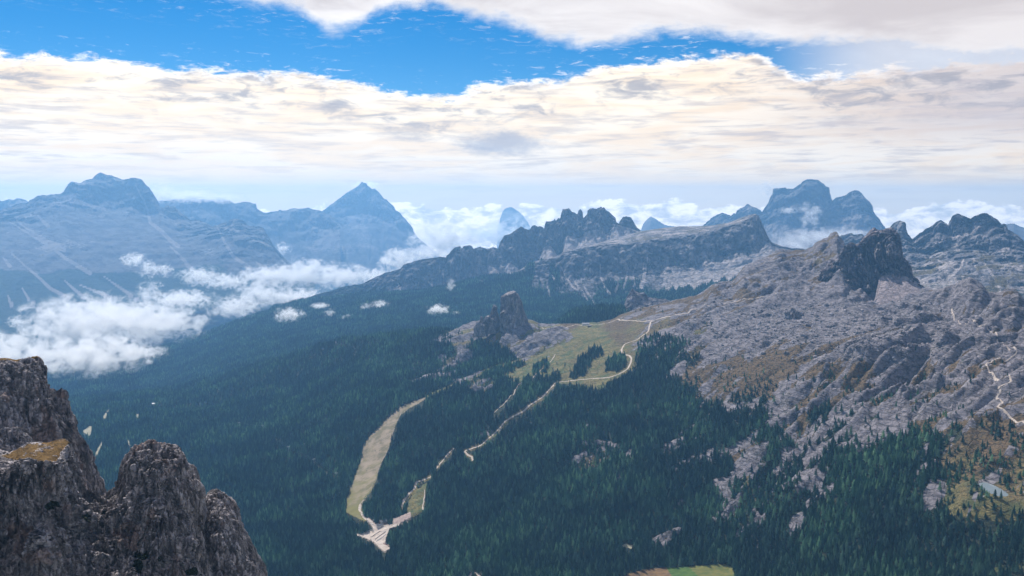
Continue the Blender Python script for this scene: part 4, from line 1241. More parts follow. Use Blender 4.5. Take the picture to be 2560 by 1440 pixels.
def cliff(name, label, crest, r0, curves, n, bands, amp, sc, zone_fn=None, kind=None, cat=None, depth=90, crest_r=None, tooth=1.0, vs=3.2, az=None, massive=False):
    az = arc_az(crest, n) if az is None else az
    cr = jag(az, crv(withr(crest, crest_r or [(-500, r0), (900, r0)]), az, lin=True), tooth, sc * .6, 4, seed=r0 * .01)
    cs = [crv(c, az) for c in curves] + [cr]
    for k in range(len(cs) - 2, -1, -1):
        cs[k] = (np.minimum(cs[k][0], cs[k + 1][0] - 1.5), np.minimum(cs[k][1], cs[k + 1][1] - 1.0))
    cs.append((cr[0] + depth, cr[1] - depth * 1.4))
    P, t = loft(cs, az, list(bands) + [10])
    K = len(curves)
    tt = t[:, None] + 0 * P[..., 0]
    n_ = facing(P, .45)
    w = fbm(P[..., 0] / 30, P[..., 1] / 30, P[..., 2] / 45, 3)
    Q = rough(P, n_, amp, sc, vs, 5, seed=r0 * .1, gain=.6)
    Q = Q + n_ * (amp * .5 * w)[..., None]
    if massive:                      # big smooth towers cut by long upright cracks
        Q = blocks(Q, n_, amp * .34, sc * .36, 9.0, r0 * .1, 1.2, .10)
        Q = blocks(Q, n_, amp * .12, sc * .17, 5.0, r0 * .07, 1.0, .14)
    else:
        Q = blocks(Q, n_, amp * .34, sc * .42, 4.5, r0 * .1, .8)
        Q = blocks(Q, n_, amp * .11, sc * .15, 2.6, r0 * .07, .9, .15)
    Q = rough(Q, n_, amp * .12, sc * .12, 1.6, 2, seed=r0 * .2, gain=.6)
    Q = strata(Q, n_, amp * .10, sc * .5, r0)
    px, py = pix(P[..., 0], P[..., 1], P[..., 2])
    soft = np.ones_like(px)
    z = np.zeros(px.shape + (4,), np.float32)
    if zone_fn:
        s_ = zone_fn(z, px, py, tt, P, K)
        if s_ is not None:
            soft = s_
    soft = soft * np.where(np.abs(tt - K) < .03, .5, 1)
    P2 = P + (Q - P) * soft[..., None]
    o = grid_mesh(name, P2, M_FORE, z)
    return tag(o, label, cat, kind=kind)


WALL = [(-420, 880), (-260, 900), (-120, 888)] + c6b([(0, 285), (120, 290), (300, 290), (480, 285), (540, 262), (600, 280), (680, 245), (780, 230), (830, 258), (870, 310), (895, 350), (930, 410), (936, 560), (945, 700), (955, 745), (995, 790),
                                                       (1005, 850), (1030, 872), (1060, 850), (1110, 870), (1120, 885), (1150, 865), (1200, 865), (1225, 852), (1260, 890), (1310, 930), (1345, 980), (1355, 1100), (1365, 1250), (1380, 1400), (1440, 1440)]) + \
       c7([(660, 40), (690, 100), (720, 150), (760, 210), (800, 300), (840, 380), (870, 470), (900, 560), (920, 640), (935, 690), (960, 800), (1000, 1000), (1040, 1300)])


def z_wall(z, px, py, t, P, K):
    n = nz(P, 9, 1.0)
    top = sstep(t, K - .32, K - .12) * (px < 112)
    z[..., 3] = top * (.75 + .9 * n) * (py < 912)
    z[..., 2] = np.clip(nz(P, 26, 5.0) + .15, 0, 1)
    return 1 - .7 * top


cliff('cliff', 'tall dark cliff wall with a grassy flat top at the left edge', WALL, 640,
      [[(-420, 1700, 505), (300, 1700, 500)], [(-420, 1400, 535), (60, 1380, 535), (300, 1420, 560)], [(-420, 1110, 580), (0, 1110, 578), (120, 1120, 585), (180, 1130, 600), (300, 1400, 615)],
       [(-420, 985, 600), (60, 980, 600), (110, 990, 605), (160, 1060, 612), (210, 1190, 622), (300, 1390, 628)],
       [(-420, 906, 612), (0, 914, 612), (60, 908, 614), (95, 905, 618), (112, 912, 622), (130, 980, 626), (172, 1030, 628), (210, 1140, 630), (250, 1260, 632), (300, 1380, 634)]],
      300, [10, 40, 60, 80, 16], 11, 15, z_wall, kind='structure', crest_r=[(-420, 640), (60, 632), (110, 632), (300, 638)], tooth=.8)

HUMPF = c7([(-330, 330), (-200, 200), (-80, 130), (0, 118), (60, 106), (110, 98), (150, 96), (190, 120), (230, 160), (262, 190), (285, 230), (300, 280), (330, 330)])
cliff('rock', 'rounded grey rock hump behind the russet ledge', HUMPF, 560, [[(-100, 1220, 540), (95, 1220, 540)], [(-100, 1130, 548), (95, 1135, 550)]], 110, [8, 60], 5, 8, kind='structure', depth=25, tooth=.5)

LEDGE = c7([(-420, 300), (-200, 290), (0, 312), (80, 318), (150, 300), (200, 268), (260, 240), (330, 232), (420, 228), (520, 214), (570, 206), (600, 212), (625, 240), (640, 300), (645, 380), (655, 440), (690, 480), (720, 560), (760, 640), (820, 672), (880, 690), (930, 712),
            (970, 760), (1010, 800), (1060, 840), (1110, 880), (1135, 930), (1145, 1000), (1152, 1120), (1165, 1150), (1230, 1150), (1300, 1165), (1400, 1190), (1480, 1225), (1540, 1262), (1610, 1295), (1680, 1350), (1740, 1400), (1800, 1450), (1900, 1600)])
LEDGE_F = [(-118, 1136, 436), (0, 1142, 438), (30, 1148, 438), (60, 1154, 438), (100, 1158, 437), (135, 1160, 438), (160, 1150, 448), (174, 1140, 458), (184, 1168, 464), (200, 1200, 474), (214, 1226, 482), (240, 1238, 484), (262, 1244, 484), (285, 1262, 474), (310, 1285, 462), (322, 1320, 452), (330, 1374, 446), (365, 1380, 444), (400, 1390, 442), (440, 1410, 440), (480, 1432, 438), (535, 1500, 436)]


def z_ledge(z, px, py, t, P, K):
    n = nz(P, 7, 1.0)
    nb = nz(P, 20, 6.0)
    top = sstep(t, K - 1.05, K - .92) * (px < 182)
    z[..., 3] = inpoly(px + 5 * n, py + 4 * nb, [(4, 1140), (26, 1130), (50, 1118), (75, 1109), (125, 1103), (160, 1096), (177, 1107), (166, 1118), (152, 1130), (140, 1157), (112, 1160), (70, 1152), (30, 1147)]) * (.8 + .5 * n) * (t > K - 1.1)
    moss = np.zeros_like(px)
    for cx, cyy, rx, ry in ((130, 1262, 24, 15), (205, 1290, 14, 14), (260, 1282, 10, 6), (355, 1392, 26, 14), (395, 1400, 12, 8), (480, 1432, 32, 14), (345, 1418, 16, 20)):
        moss = np.maximum(moss, np.exp(-(((px - cx) / rx) ** 2 + ((py - cyy) / ry) ** 2)))
    z[..., 1] = sstep(moss + .35 * n, .4, .7)
    z[..., 2] = np.clip(nb + .5 * np.exp(-((px - 90) / 50) ** 2 - ((py - 1200) / 40) ** 2) + .6 * np.exp(-((px - 75) / 30) ** 2 - ((py - 1390) / 40) ** 2), 0, 1)
    lip = np.exp(-((t - K + 1 + .05 * n) / .07) ** 2)
    z[..., 0] = lip * (.3 + .6 * n) + .5 * np.exp(-((t - 1.5 - .3 * nb) / .03) ** 2) * (px > 200)
    return (1 - .88 * np.clip(z[..., 3] * 1.3, 0, 1)) * (1 - .5 * sstep(t, K - 1.1, K - 1.0) * (px < 182))


cliff('cliff', 'broken rock buttress carrying a flat ledge of russet grass', LEDGE, 520,
      [[(-118, 1720, 375), (535, 1760, 372)], [(-118, 1450, 408), (60, 1450, 411), (100, 1445, 402), (200, 1460, 424), (300, 1480, 426), (535, 1600, 410)], [(-118, 1300, 428), (60, 1300, 430), (110, 1285, 423), (160, 1300, 436), (240, 1340, 458), (300, 1360, 448), (350, 1430, 436), (535, 1560, 428)], [(a, b + 9, r - 1.5) for a, b, r in LEDGE_F], LEDGE_F],
      470, [12, 90, 80, 12, 46], 13, 14, z_ledge, kind='structure', crest_r=[(-118, 468), (150, 470), (180, 476), (250, 490), (300, 470), (322, 457), (400, 450), (535, 442)], tooth=.7, depth=60)

DOME = c7([(900, 760), (930, 690), (960, 662), (1000, 640), (1020, 615), (1040, 585), (1052, 545), (1062, 500), (1078, 410), (1095, 380), (1112, 358), (1140, 310), (1180, 265), (1205, 248), (1230, 240), (1270, 238), (1320, 234), (1370, 238), (1420, 245), (1460, 256), (1490, 262), (1520, 256), (1552, 254), (1580, 264),
           (1600, 280), (1620, 308), (1640, 340), (1650, 372), (1662, 405), (1680, 430), (1702, 460), (1722, 492), (1740, 530), (1755, 570), (1764, 610), (1780, 700), (1795, 750), (1810, 790), (1822, 840), (1832, 900), (1845, 980), (1862, 1050), (1880, 1130), (1905, 1210), (1930, 1290), (1955, 1350), (1980, 1420), (2060, 1600)])


def z_dome(z, px, py, t, P, K):
    z[..., 2] = np.clip(nz(P, 16, 5.0) * .8 + .55 * np.exp(-((px - 385) / 26) ** 2 - ((py - 1283) / 18) ** 2) + .5 * np.exp(-((px - 333) / 10) ** 2 - ((py - 1340) / 22) ** 2), 0, 1)


cliff('rock_tower', 'massive rounded grey rock tower in the foreground, the wider of the two', DOME, 500,
      [[(250, 1760, 405), (580, 1760, 405)], [(250, 1500, 440), (300, 1440, 445), (400, 1440, 436), (500, 1450, 442), (580, 1640, 460)], [(250, 1300, 466), (330, 1270, 458), (400, 1260, 452), (470, 1290, 458), (520, 1400, 470), (580, 1580, 475)],
       [(250, 1265, 478), (290, 1215, 480), (310, 1170, 476), (345, 1135, 472), (400, 1128, 470), (440, 1130, 472), (465, 1170, 476), (490, 1230, 480), (520, 1360, 486), (580, 1520, 490)]],
      330, [10, 70, 110, 60], 8.5, 13, z_dome, cat='rock tower', depth=70, tooth=.6, vs=6.0, massive=True)

FIN = c7([(1760, 900), (1790, 800), (1805, 755), (1830, 720), (1850, 695), (1870, 670), (1895, 655), (1920, 648), (1926, 640), (1934, 652), (1960, 662), (1985, 680), (2010, 702), (2035, 726), (2060, 752), (2085, 785), (2110, 820), (2118, 850), (2130, 900), (2150, 970), (2170, 1000),
          (2190, 1030), (2215, 1075), (2240, 1120), (2265, 1170), (2290, 1220), (2312, 1255), (2330, 1290), (2348, 1325), (2362, 1362), (2376, 1420), (2440, 1560)])
cliff('rock_tower', 'pointed slimmer rock fin in the foreground beside the rounded tower', FIN, 530,
      [[(480, 1760, 430), (690, 1780, 430)], [(480, 1500, 470), (560, 1440, 466), (690, 1600, 480)], [(480, 1340, 498), (520, 1300, 490), (550, 1280, 486), (590, 1310, 492), (690, 1540, 505)],
       [(480, 1300, 512), (510, 1260, 510), (540, 1240, 506), (570, 1255, 508), (600, 1310, 512), (690, 1510, 520)]],
      210, [8, 60, 90, 40], 6.5, 11, z_dome, cat='rock tower', depth=70, tooth=.5, vs=6.0, massive=True)

# ------------------------------------------------------------------ trails, sheets lying on the slopes
M_PATH = flat_mat('trodden_gravel', (0.46, 0.39, 0.33), 0.95, 0.1)
def noisy_mat(name, c0, c1, sc, rough=0.95):
    m, N, b = new_mat(name)
    P = N.new('ShaderNodeNewGeometry').outputs['Position']
    N.l.new(N.mix(N.smooth(N.noise(P, sc, 6, 0.68), .35, .65), c0, c1), b.inputs['Base Color'])
    b.inputs['Roughness'].default_value = rough
    return m


M_GRAVEL = noisy_mat('gravel', (0.42, 0.34, 0.28), (0.62, 0.53, 0.45), 0.15)
M_EARTH = noisy_mat('pink_earth', (0.30, 0.22, 0.19), (0.46, 0.36, 0.31), 0.12)
M_CLEAR = noisy_mat('dry_clearing', (0.27, 0.25, 0.16), (0.44, 0.40, 0.30), 0.1)
M_GREEN = noisy_mat('mown_meadow', (0.05, 0.10, 0.022), (0.09, 0.15, 0.035), 0.08)
M_STUBBLE = noisy_mat('brown_meadow', (0.13, 0.08, 0.04), (0.22, 0.135, 0.06), 0.08)
M_LIGHTGREEN = noisy_mat('rough_meadow', (0.09, 0.115, 0.03), (0.19, 0.17, 0.05), 0.06)


def ribbon(name, pts, width, mat, lift=0.6):
    w = hit([p[0] for p in pts], [p[1] for p in pts])
    d = np.concatenate([[0], np.cumsum(np.hypot(np.diff(w[:, 0]), np.diff(w[:, 1])))])
    n = max(4, int(d[-1] / 5))
    sd = np.linspace(0, d[-1], n)
    x, y = hermite(d, w[:, 0], sd), hermite(d, w[:, 1], sd)
    x, y = x + 2.5 * gn(sd / 40, 0.3, 1.0), y + 2.5 * gn(sd / 40, 0.7, 5.0)
    tx, ty = np.gradient(x), np.gradient(y)
    l = np.hypot(tx, ty) + 1e-9
    nx, ny = -ty / l, tx / l
    ww = width * (0.8 + 0.35 * gn(sd / 25, 2.0, 1.0))
    rows = []
    for k in np.linspace(-.5, .5, 4):
        a, b = x + nx * ww * k, y + ny * ww * k
        rows.append(np.stack([a, b, hat(a, b) + lift * (1 - .6 * (2 * k) ** 2)], -1))
    return tag(grid_mesh(name, np.array(rows), mat), kind='structure')


for pts, w in TRAILS:
    if w > 1:
        ribbon('path', pts, w * WIDEN, M_GRAVEL)


def sheet(name, poly, mat, lift=0.35, step=1.3):
    """a sheet lying on the slope, inside a traced outline"""
    p = np.array(poly, float)
    gx = np.arange(p[:, 0].min(), p[:, 0].max() + step, step)
    gy = np.arange(p[:, 1].min(), p[:, 1].max() + step, step)
    A, B = np.meshgrid(gx, gy)
    w = hit(A.ravel(), B.ravel()).reshape(A.shape + (3,))
    w[..., 2] += lift
    ca, cb = A[:-1, :-1] + step / 2, B[:-1, :-1] + step / 2
    keep = inpoly(ca + 1.2 * gn(ca / 6, cb / 6, 1.0), cb + 1.2 * gn(ca / 6, cb / 6, 4.0), poly)
    e = np.linalg.norm(w[1:, :-1] - w[:-1, :-1], axis=-1)
    keep &= e < 6 * np.median(e[keep]) if keep.any() else keep
    return tag(grid_mesh(name, w, mat, keep=keep), kind='structure')


sheet('car_park', CARPARK, M_GRAVEL)
sheet('earth_bank', DIRT, M_EARTH)
sheet('meadow', MEADOW_A, M_STUBBLE, step=2.5)
sheet('meadow', MEADOW_B, M_GREEN, step=2.5)
sheet('meadow', MEADOW_C, M_LIGHTGREEN, step=2.5)
M_PISTE, NP, bP = new_mat('worn_ski_run')
pP = NP.new('ShaderNodeNewGeometry').outputs['Position']
cP = NP.mix(NP.smooth(NP.noise(pP, .022, 8, .72), .40, .60), (0.16, 0.135, 0.07), (0.35, 0.27, 0.19))
sxP = NP.new('ShaderNodeSeparateXYZ')
NP.l.new(pP, sxP.inputs[0])
lowP = NP.math('ADD', NP.math('DIVIDE', NP.math('SUBTRACT', 2950.0, sxP.outputs[1]), 420.0), NP.math('MULTIPLY', NP.math('SUBTRACT', NP.noise(pP, .02, 5, .65), .5), 3.0))
cP = NP.mix(NP.smooth(lowP, .0, 1.2), cP, (0.19, 0.17, 0.05))
NP.l.new(cP, bP.inputs['Base Color'])
sheet('ski_slope', [p for p in PISTE], M_PISTE, lift=.3, step=2.2)
for c in CLEARINGS:
    sheet('clearing', c, M_CLEAR, step=1.0)

# pond: a level sheet of water set in a shallow hollow
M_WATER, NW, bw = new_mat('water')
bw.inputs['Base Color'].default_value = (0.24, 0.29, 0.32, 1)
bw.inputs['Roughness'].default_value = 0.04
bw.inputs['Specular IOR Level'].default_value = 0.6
POND = [(2446, 1208), (2462, 1206), (2482, 1212), (2500, 1222), (2520, 1236), (2516, 1241), (2496, 1240), (2474, 1232), (2456, 1222)]
pw = hit([p[0] for p in POND], [p[1] for p in POND])
pzl = float(np.median(pw[:, 2])) + 1.0
pr = []
for px_, py_ in POND:
    a_, s_ = ray(px_, py_)
    r_ = pzl / s_
    pr.append((r_ * math.sin(a_), r_ * math.cos(a_), pzl))
PONDW = np.array(pr)
# the shore ground is pressed down to the water
terr = bpy.data.objects['terrain']
xy = np.stack([XX.ravel(), YY.ravel()], -1)
cen = PONDW[:, :2].mean(0)
dd = np.hypot(*(xy - cen).T)
near = np.where(dd < 260)[0]
ins = inpoly(xy[near, 0], xy[near, 1], [tuple(p[:2]) for p in PONDW])
dist = polydist(xy[near, 0], xy[near, 1], [tuple(p[:2]) for p in PONDW] + [tuple(PONDW[0, :2])])
dist = np.where(ins, -dist, dist)
hz = Hz.ravel()
w_ = 1 - sstep(dist, 6, 60)
hz[near] = hz[near] * (1 - w_) + (pzl + np.where(dist < 0, -1.5, .25 + .12 * np.maximum(dist, 0))) * w_
Hz = hz.reshape(Hz.shape)
tree_ok.ravel()[near[dist < 7]] = 0
co = np.stack([XX, YY, Hz], -1).astype(np.float32).ravel()
terr.data.vertices.foreach_set('co', co)
terr.data.update()
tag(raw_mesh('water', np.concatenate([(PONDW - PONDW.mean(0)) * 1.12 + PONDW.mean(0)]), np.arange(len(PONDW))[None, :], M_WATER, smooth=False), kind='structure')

# ------------------------------------------------------------------ conifers
def conifer_meshes(seed, h=19.0, w=3.4, tiers=8, kind=0):
    """trunk and crown of one conifer: drooping uneven whorls of boughs"""
    r = np.random.default_rng(seed)
    V, T = [], []
    top = h
    for k in range(tiers):
        f = k / (tiers - 1)
        zc = h * (0.13 + 0.80 * f)
        rad = w * (1 - f) ** (0.85 if kind == 0 else 0.6) * (0.9 + 0.25 * r.random()) + 0.25
        hh = h * 0.155 * (1 - 0.2 * f)
        m = 8 if f < .6 else 6
        off = r.random() * 6.28
        b = len(V)
        ox, oy = (r.random(2) - .5) * w * .16
        V.append((ox, oy, min(zc + hh, h)))
        for i in range(m * 2):
            a = off + math.pi * i / m
            q = rad * ((1.05 + .35 * r.random()) if i % 2 == 0 else (0.42 + .2 * r.random()))
            V.append((ox + q * math.cos(a), oy + q * math.sin(a), zc - (0.10 * hh + .35 * hh * r.random() if i % 2 == 0 else -.12 * hh)))
        for i in range(m * 2):
            T.append((b, b + 1 + i, b + 1 + (i + 1) % (m * 2)))
    crown = (np.array(V), np.array(T))
    V, Q = [], []
    n = 5
    for z, rr_ in ((-1.0, .34), (h * .35, .22), (h * .8, .06)):
        for i in range(n):
            V.append((rr_ * math.cos(6.283 * i / n), rr_ * math.sin(6.283 * i / n), z))
    for k in range(2):
        for i in range(n):
            j = (i + 1) % n
            Q.append((k * n + i, k * n + j, k * n + n + j, k * n + n + i))
    return crown, (np.array(V), np.array(Q))


M_NEEDLE, NN, nb_ = new_mat('conifer_needles')
oi = NN.new('ShaderNodeObjectInfo')
geo = NN.new('ShaderNodeNewGeometry')
cr_ = NN.new('ShaderNodeValToRGB')
cr_.color_ramp.elements[0].color = (0.020, 0.080, 0.062, 1)
cr_.color_ramp.elements[1].color = (0.26, 0.44, 0.30, 1)
for pos_, c_ in ((0.35, (0.045, 0.135, 0.100, 1)), (0.75, (0.11, 0.235, 0.165, 1))):
    e_ = cr_.color_ramp.elements.new(pos_)
    e_.color = c_
tone_ = NN.new('ShaderNodeAttribute', attribute_name='tone', attribute_type='INSTANCER')
NN.l.new(NN.math('ADD', tone_.outputs['Fac'], NN.math('MULTIPLY', NN.math('LESS_THAN', tone_.outputs['Fac'], 0.0001), oi.outputs['Random'])), cr_.inputs[0])
stand_shade = NN.noise(geo.outputs['Position'], 0.006, 3, 0.5)  # cloud light and shade painted into the needle colour, with tone differing by stand
leafc = NN.mix(1.0, cr_.outputs[0], NN.mix(NN.smooth(stand_shade, .38, .64), (0.5, 0.52, 0.56), (1.3, 1.2, 1.0)), 'MULTIPLY')
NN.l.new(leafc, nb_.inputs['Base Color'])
nb_.inputs['Roughness'].default_value = 0.75
# light comes through the tips of the boughs
tl = NN.new('ShaderNodeBsdfTranslucent')
NN.l.new(leafc, tl.inputs['Color'])
mx = NN.new('ShaderNodeMixShader')
mx.inputs[0].default_value = 0.45
NN.l.new(nb_.outputs[0], mx.inputs[1])
NN.l.new(tl.outputs[0], mx.inputs[2])
NN.l.new(mx.outputs[0], NN.n['Material Output'].inputs['Surface'])
M_BARK = flat_mat('bark', (0.09, 0.065, 0.05))

PROTO = []
for k_, (h_, w_2, ti) in enumerate(((23, 4.4, 9), (20, 4.8, 8), (26, 4.5, 10), (17, 4.4, 7), (22, 3.9, 9))):
    (cv, ct), (tv, tq) = conifer_meshes(40 + k_, h_, w_2, ti, k_ % 2)
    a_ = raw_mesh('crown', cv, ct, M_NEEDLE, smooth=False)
    b_ = raw_mesh('trunk', tv, tq, M_BARK)
    PROTO.append((a_, b_))

# candidate spots on the near slopes
def scatter(n, r0, r1, a0=-31.5, a1=31.5):
    az = np.radians(rng.uniform(a0, a1, n))
    r = np.sqrt(rng.uniform(r0 * r0, r1 * r1, n))
    return r * np.sin(az), r * np.cos(az)


def thin(x, y, cell):
    """at most one tree to a cell"""
    k = np.floor(x / cell).astype(np.int64) * 1000003 + np.floor(y / cell).astype(np.int64)
    _, i = np.unique(k, return_index=True)
    return i


def forest_points():
    out = []
    for r0, r1, dens, cell in ((1500, 2700, 1 / 30.0, 6.6), (2700, 4300, 1 / 38.0, 7.2), (4300, 6200, 1 / 60.0, 8.5)):
        area = math.radians(63) / 2 * (r1 * r1 - r0 * r0)
        x, y = scatter(int(area * dens), r0, r1)
        i = thin(x, y, cell)
        x, y = x[i], y[i]
        z = hat(x, y)
        px, py = pix(x, y, z)
        ok = (py < 1500) & (px > -120) & (px < 2700)
        x, y, z, px, py = x[ok], y[ok], z[ok], px[ok], py[ok]
        tm, to, vr = hat(x, y, trees_m), hat(x, y, tree_ok), hat(x, y, vis_rock)
        cl = .5 + .5 * fbm(x / 70, y / 70, 5.0, 3)
        p = sstep(tm * 1.05 + .55 * (cl - .5), .30, .85) * .96 + .03 * (tm > .04)
        p *= (1 - .93 * vr)
        p = np.where(tm > .93, np.maximum(p, .9), p)
        p = np.maximum(p, sstep(py, 880, 990) * (px > 1580) * np.where(vr < .5, .34 * sstep(cl, .35, .7) + .05, .035))
        keep = (rng.random(len(x)) < p) & (to > .6)
        # open ground seen in the view stays in view: no crown reaches up in front of it
        tall = 20.0 * F / np.hypot(x, y)
        for f_ in (.25, .6, .95):
            qx, qy = px + 3 * gn(x / 15, y / 15, 2.0), py - f_ * tall
            for poly in (PISTE, CARPARK, DIRT, LOWGRASS, *CLEARINGS):
                keep &= ~inpoly(qx, qy, poly)
            for pts, w in TRAILS:
                if w > 1:
                    k_ = (py > min(p[1] for p in pts) - 5) & (py < max(p[1] for p in pts) + 40)
                    if k_.any():
                        kk = np.where(k_)[0]
                        keep[kk[polydist(qx[kk], qy[kk], pts) < 2.4]] = False
        # those far behind a ridge are never seen
        keep &= np.hypot(x, y) < np.interp(np.arctan2(x, y), AZ, rr) + 160
        out.append(np.stack([x, y, z, tm], -1)[keep])
    P = np.concatenate(out)
    return P


FP = forest_points()
# groves on the open meadow
GROVES = [([(1420, 950), (1432, 935), (1448, 900), (1470, 880), (1490, 868), (1505, 872), (1508, 886), (1480, 900), (1470, 925), (1452, 945)], 1.0),
          ([(1512, 928), (1520, 905), (1545, 888), (1562, 892), (1566, 915), (1545, 930)], .9), ([(1330, 945), (1335, 918), (1360, 905), (1378, 902), (1370, 918), (1345, 945)], .9),
          ([(1375, 950), (1385, 935), (1400, 935), (1398, 950)], .7), ([(1200, 940), (1270, 915), (1312, 905), (1310, 915), (1250, 938), (1220, 948)], .9),
          ([(1570, 960), (1585, 915), (1590, 860), (1640, 835), (1730, 850), (1700, 900), (1640, 950)], .45)]
gp = []
for poly, d_ in GROVES:
    p_ = np.array(poly)
    n_t = int(4200 * d_)
    a_, b_ = rng.uniform(p_[:, 0].min(), p_[:, 0].max(), n_t), rng.uniform(p_[:, 1].min(), p_[:, 1].max(), n_t)
    k_ = inpoly(a_ + 9 * gn(a_ / 11, b_ / 11, 2.0), b_ + 8 * gn(a_ / 11, b_ / 11, 6.0), poly) & (rng.random(n_t) < .45 + .55 * gn(a_ / 16, b_ / 9, 8.0))
    w3 = hit(a_[k_], b_[k_])
    i_ = thin(w3[:, 0], w3[:, 1], 6.5)
    w3 = w3[i_]
    k_ = hat(w3[:, 0], w3[:, 1], tree_ok) > .6
    gp.append(np.concatenate([w3[k_], np.full((k_.sum(), 1), .7)], 1))
gp = np.concatenate(gp)
FP = np.concatenate([FP, gp])
n_all = len(FP)
SC = rng.uniform(.5, 1.28, n_all) * np.where(FP[:, 3] > .8, 1.0, .55 + .45 * np.clip(FP[:, 3], 0, 1)) * (1 + .12 * gn(FP[:, 0] / 60, FP[:, 1] / 60, 3.0))
VAR = rng.integers(0, len(PROTO), n_all)
ROT = rng.uniform(0, 6.283, n_all)
fpx, fpy = pix(FP[:, 0], FP[:, 1], FP[:, 2])
size = SC * 20 / np.hypot(FP[:, 0], FP[:, 1])
# hidden behind the foreground rock?
fore = inpoly(fpx, fpy, [(-500, 880), (0, 890), (120, 890), (170, 1000), (262, 1230), (300, 1150), (390, 1105), (450, 1150), (520, 1260), (545, 1222), (590, 1290), (665, 1440), (680, 1600), (-500, 1600)])
inview = (fpx > 5) & (fpx < 2555) & (fpy > 20) & (fpy < 1438) & ~fore
order = np.argsort(np.where(inview, -size, 1e9))
IND = order[:300]
mask = np.ones(n_all, bool)
mask[IND] = False


def points_mesh(name, P, sc, var, rot):
    me = bpy.data.meshes.new(name)
    me.vertices.add(len(P))
    me.vertices.foreach_set('co', np.ascontiguousarray(P[:, :3], np.float32).ravel())
    for nm, typ, arr in (('size', 'FLOAT', sc), ('turn', 'FLOAT', rot)):
        at = me.attributes.new(nm, typ, 'POINT')
        at.data.foreach_set('value', arr.astype(np.float32))
    at = me.attributes.new('kind_no', 'INT', 'POINT')
    at.data.foreach_set('value', var.astype(np.int32))
    o = bpy.data.objects.new(name, me)
    COL.objects.link(o)
    return o


def forest_tree_nodes():
    g = bpy.data.node_groups.new('planting', 'GeometryNodeTree')
    g.interface.new_socket('Geometry', in_out='INPUT', socket_type='NodeSocketGeometry')
    g.interface.new_socket('Geometry', in_out='OUTPUT', socket_type='NodeSocketGeometry')
    n, l = g.nodes, g.links
    gi, go = n.new('NodeGroupInput'), n.new('NodeGroupOutput')
    inst = n.new('GeometryNodeInstanceOnPoints')
    inst.inputs['Pick Instance'].default_value = True
    jn = n.new('GeometryNodeJoinGeometry')
    for crown, trunk in reversed(PROTO):
        j2 = n.new('GeometryNodeJoinGeometry')
        for o in (crown, trunk):
            oin = n.new('GeometryNodeObjectInfo')
            oin.transform_space = 'ORIGINAL'
            oin.inputs['Object'].default_value = o
            l.new(oin.outputs['Geometry'], j2.inputs[0])
        g2i = n.new('GeometryNodeGeometryToInstance')
        l.new(j2.outputs[0], g2i.inputs[0])
        l.new(g2i.outputs[0], jn.inputs[0])
    def attr(nm, typ):
        a = n.new('GeometryNodeInputNamedAttribute')
        a.data_type = typ
        a.inputs['Name'].default_value = nm
        return a.outputs['Attribute']
    cx = n.new('ShaderNodeCombineXYZ')
    l.new(attr('turn', 'FLOAT'), cx.inputs[2])
    l.new(gi.outputs[0], inst.inputs['Points'])
    l.new(jn.outputs[0], inst.inputs['Instance'])
    l.new(attr('kind_no', 'INT'), inst.inputs['Instance Index'])
    e2r = n.new('FunctionNodeEulerToRotation')
    l.new(cx.outputs[0], e2r.inputs[0])
    l.new(e2r.outputs[0], inst.inputs['Rotation'])
    l.new(attr('size', 'FLOAT'), inst.inputs['Scale'])
    sn = n.new('GeometryNodeStoreNamedAttribute')
    sn.data_type, sn.domain = 'FLOAT', 'INSTANCE'
    sn.inputs['Name'].default_value = 'tone'
    rv = n.new('FunctionNodeRandomValue')
    rv.data_type = 'FLOAT'
    rv.inputs[2].default_value, rv.inputs[3].default_value = 0.001, 1.0
    l.new(inst.outputs[0], sn.inputs[0])
    l.new(rv.outputs[1], sn.inputs['Value'])
    l.new(sn.outputs[0], go.inputs[0])
    return g


GN = forest_tree_nodes()


def forest(P, sc, var, rot, label):
    o = points_mesh('forest', P, sc, var, rot)
    m = o.modifiers.new('planting', 'NODES')
    m.node_group = GN
    return tag(o, label, kind='stuff')


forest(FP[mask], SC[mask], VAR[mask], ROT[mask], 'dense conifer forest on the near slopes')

# the 300 trees that stand nearest, one by one
TREES = []
for q, i in enumerate(IND):
    e = bpy.data.objects.new('pine_tree', None)
    COL.objects.link(e)
    e.location = FP[i, :3]
    e.rotation_euler = (0, 0, ROT[i])
    e.scale = (SC[i],) * 3
    v = VAR[i]
    used = PROTO[v][0].parent is not None
    for o in PROTO[v]:
        c = o.copy() if used else o
        if used:
            COL.objects.link(c)
        c.parent = e
    px_ = fpx[i]
    tag(e, None, 'tree', 'conifers along the bottom of the view')
    if fpy[i] > 1405 and px_ > 2150:
        e['label'] = 'dark green conifer in the bottom right corner wood'
    elif px_ < 1080:
        e['label'] = 'dark green conifer beside the foreground fin, below the car park'
    elif px_ < 1560:
        e['label'] = 'dark green conifer low on the slope between the foreground fin and the meadow'
    elif px_ < 1860:
        e['label'] = 'dark green conifer standing close around the small mown meadow'
    else:
        e['label'] = 'dark green conifer in the dense wood right of the small meadow'
    TREES.append(e)
for v, (a_, b_) in enumerate(PROTO):
    if a_.parent is None:                      # a kind none of the nearest happens to use: plant it once
        i = np.where(mask & (VAR == v) & inview)[0][0]
        e = bpy.data.objects.new('pine_tree', None)
        COL.objects.link(e)
        e.location = FP[i, :3]
        a_.parent = b_.parent = e
        tag(e, 'dark green conifer in the dense wood right of the small meadow', 'tree', 'conifers along the bottom of the view')

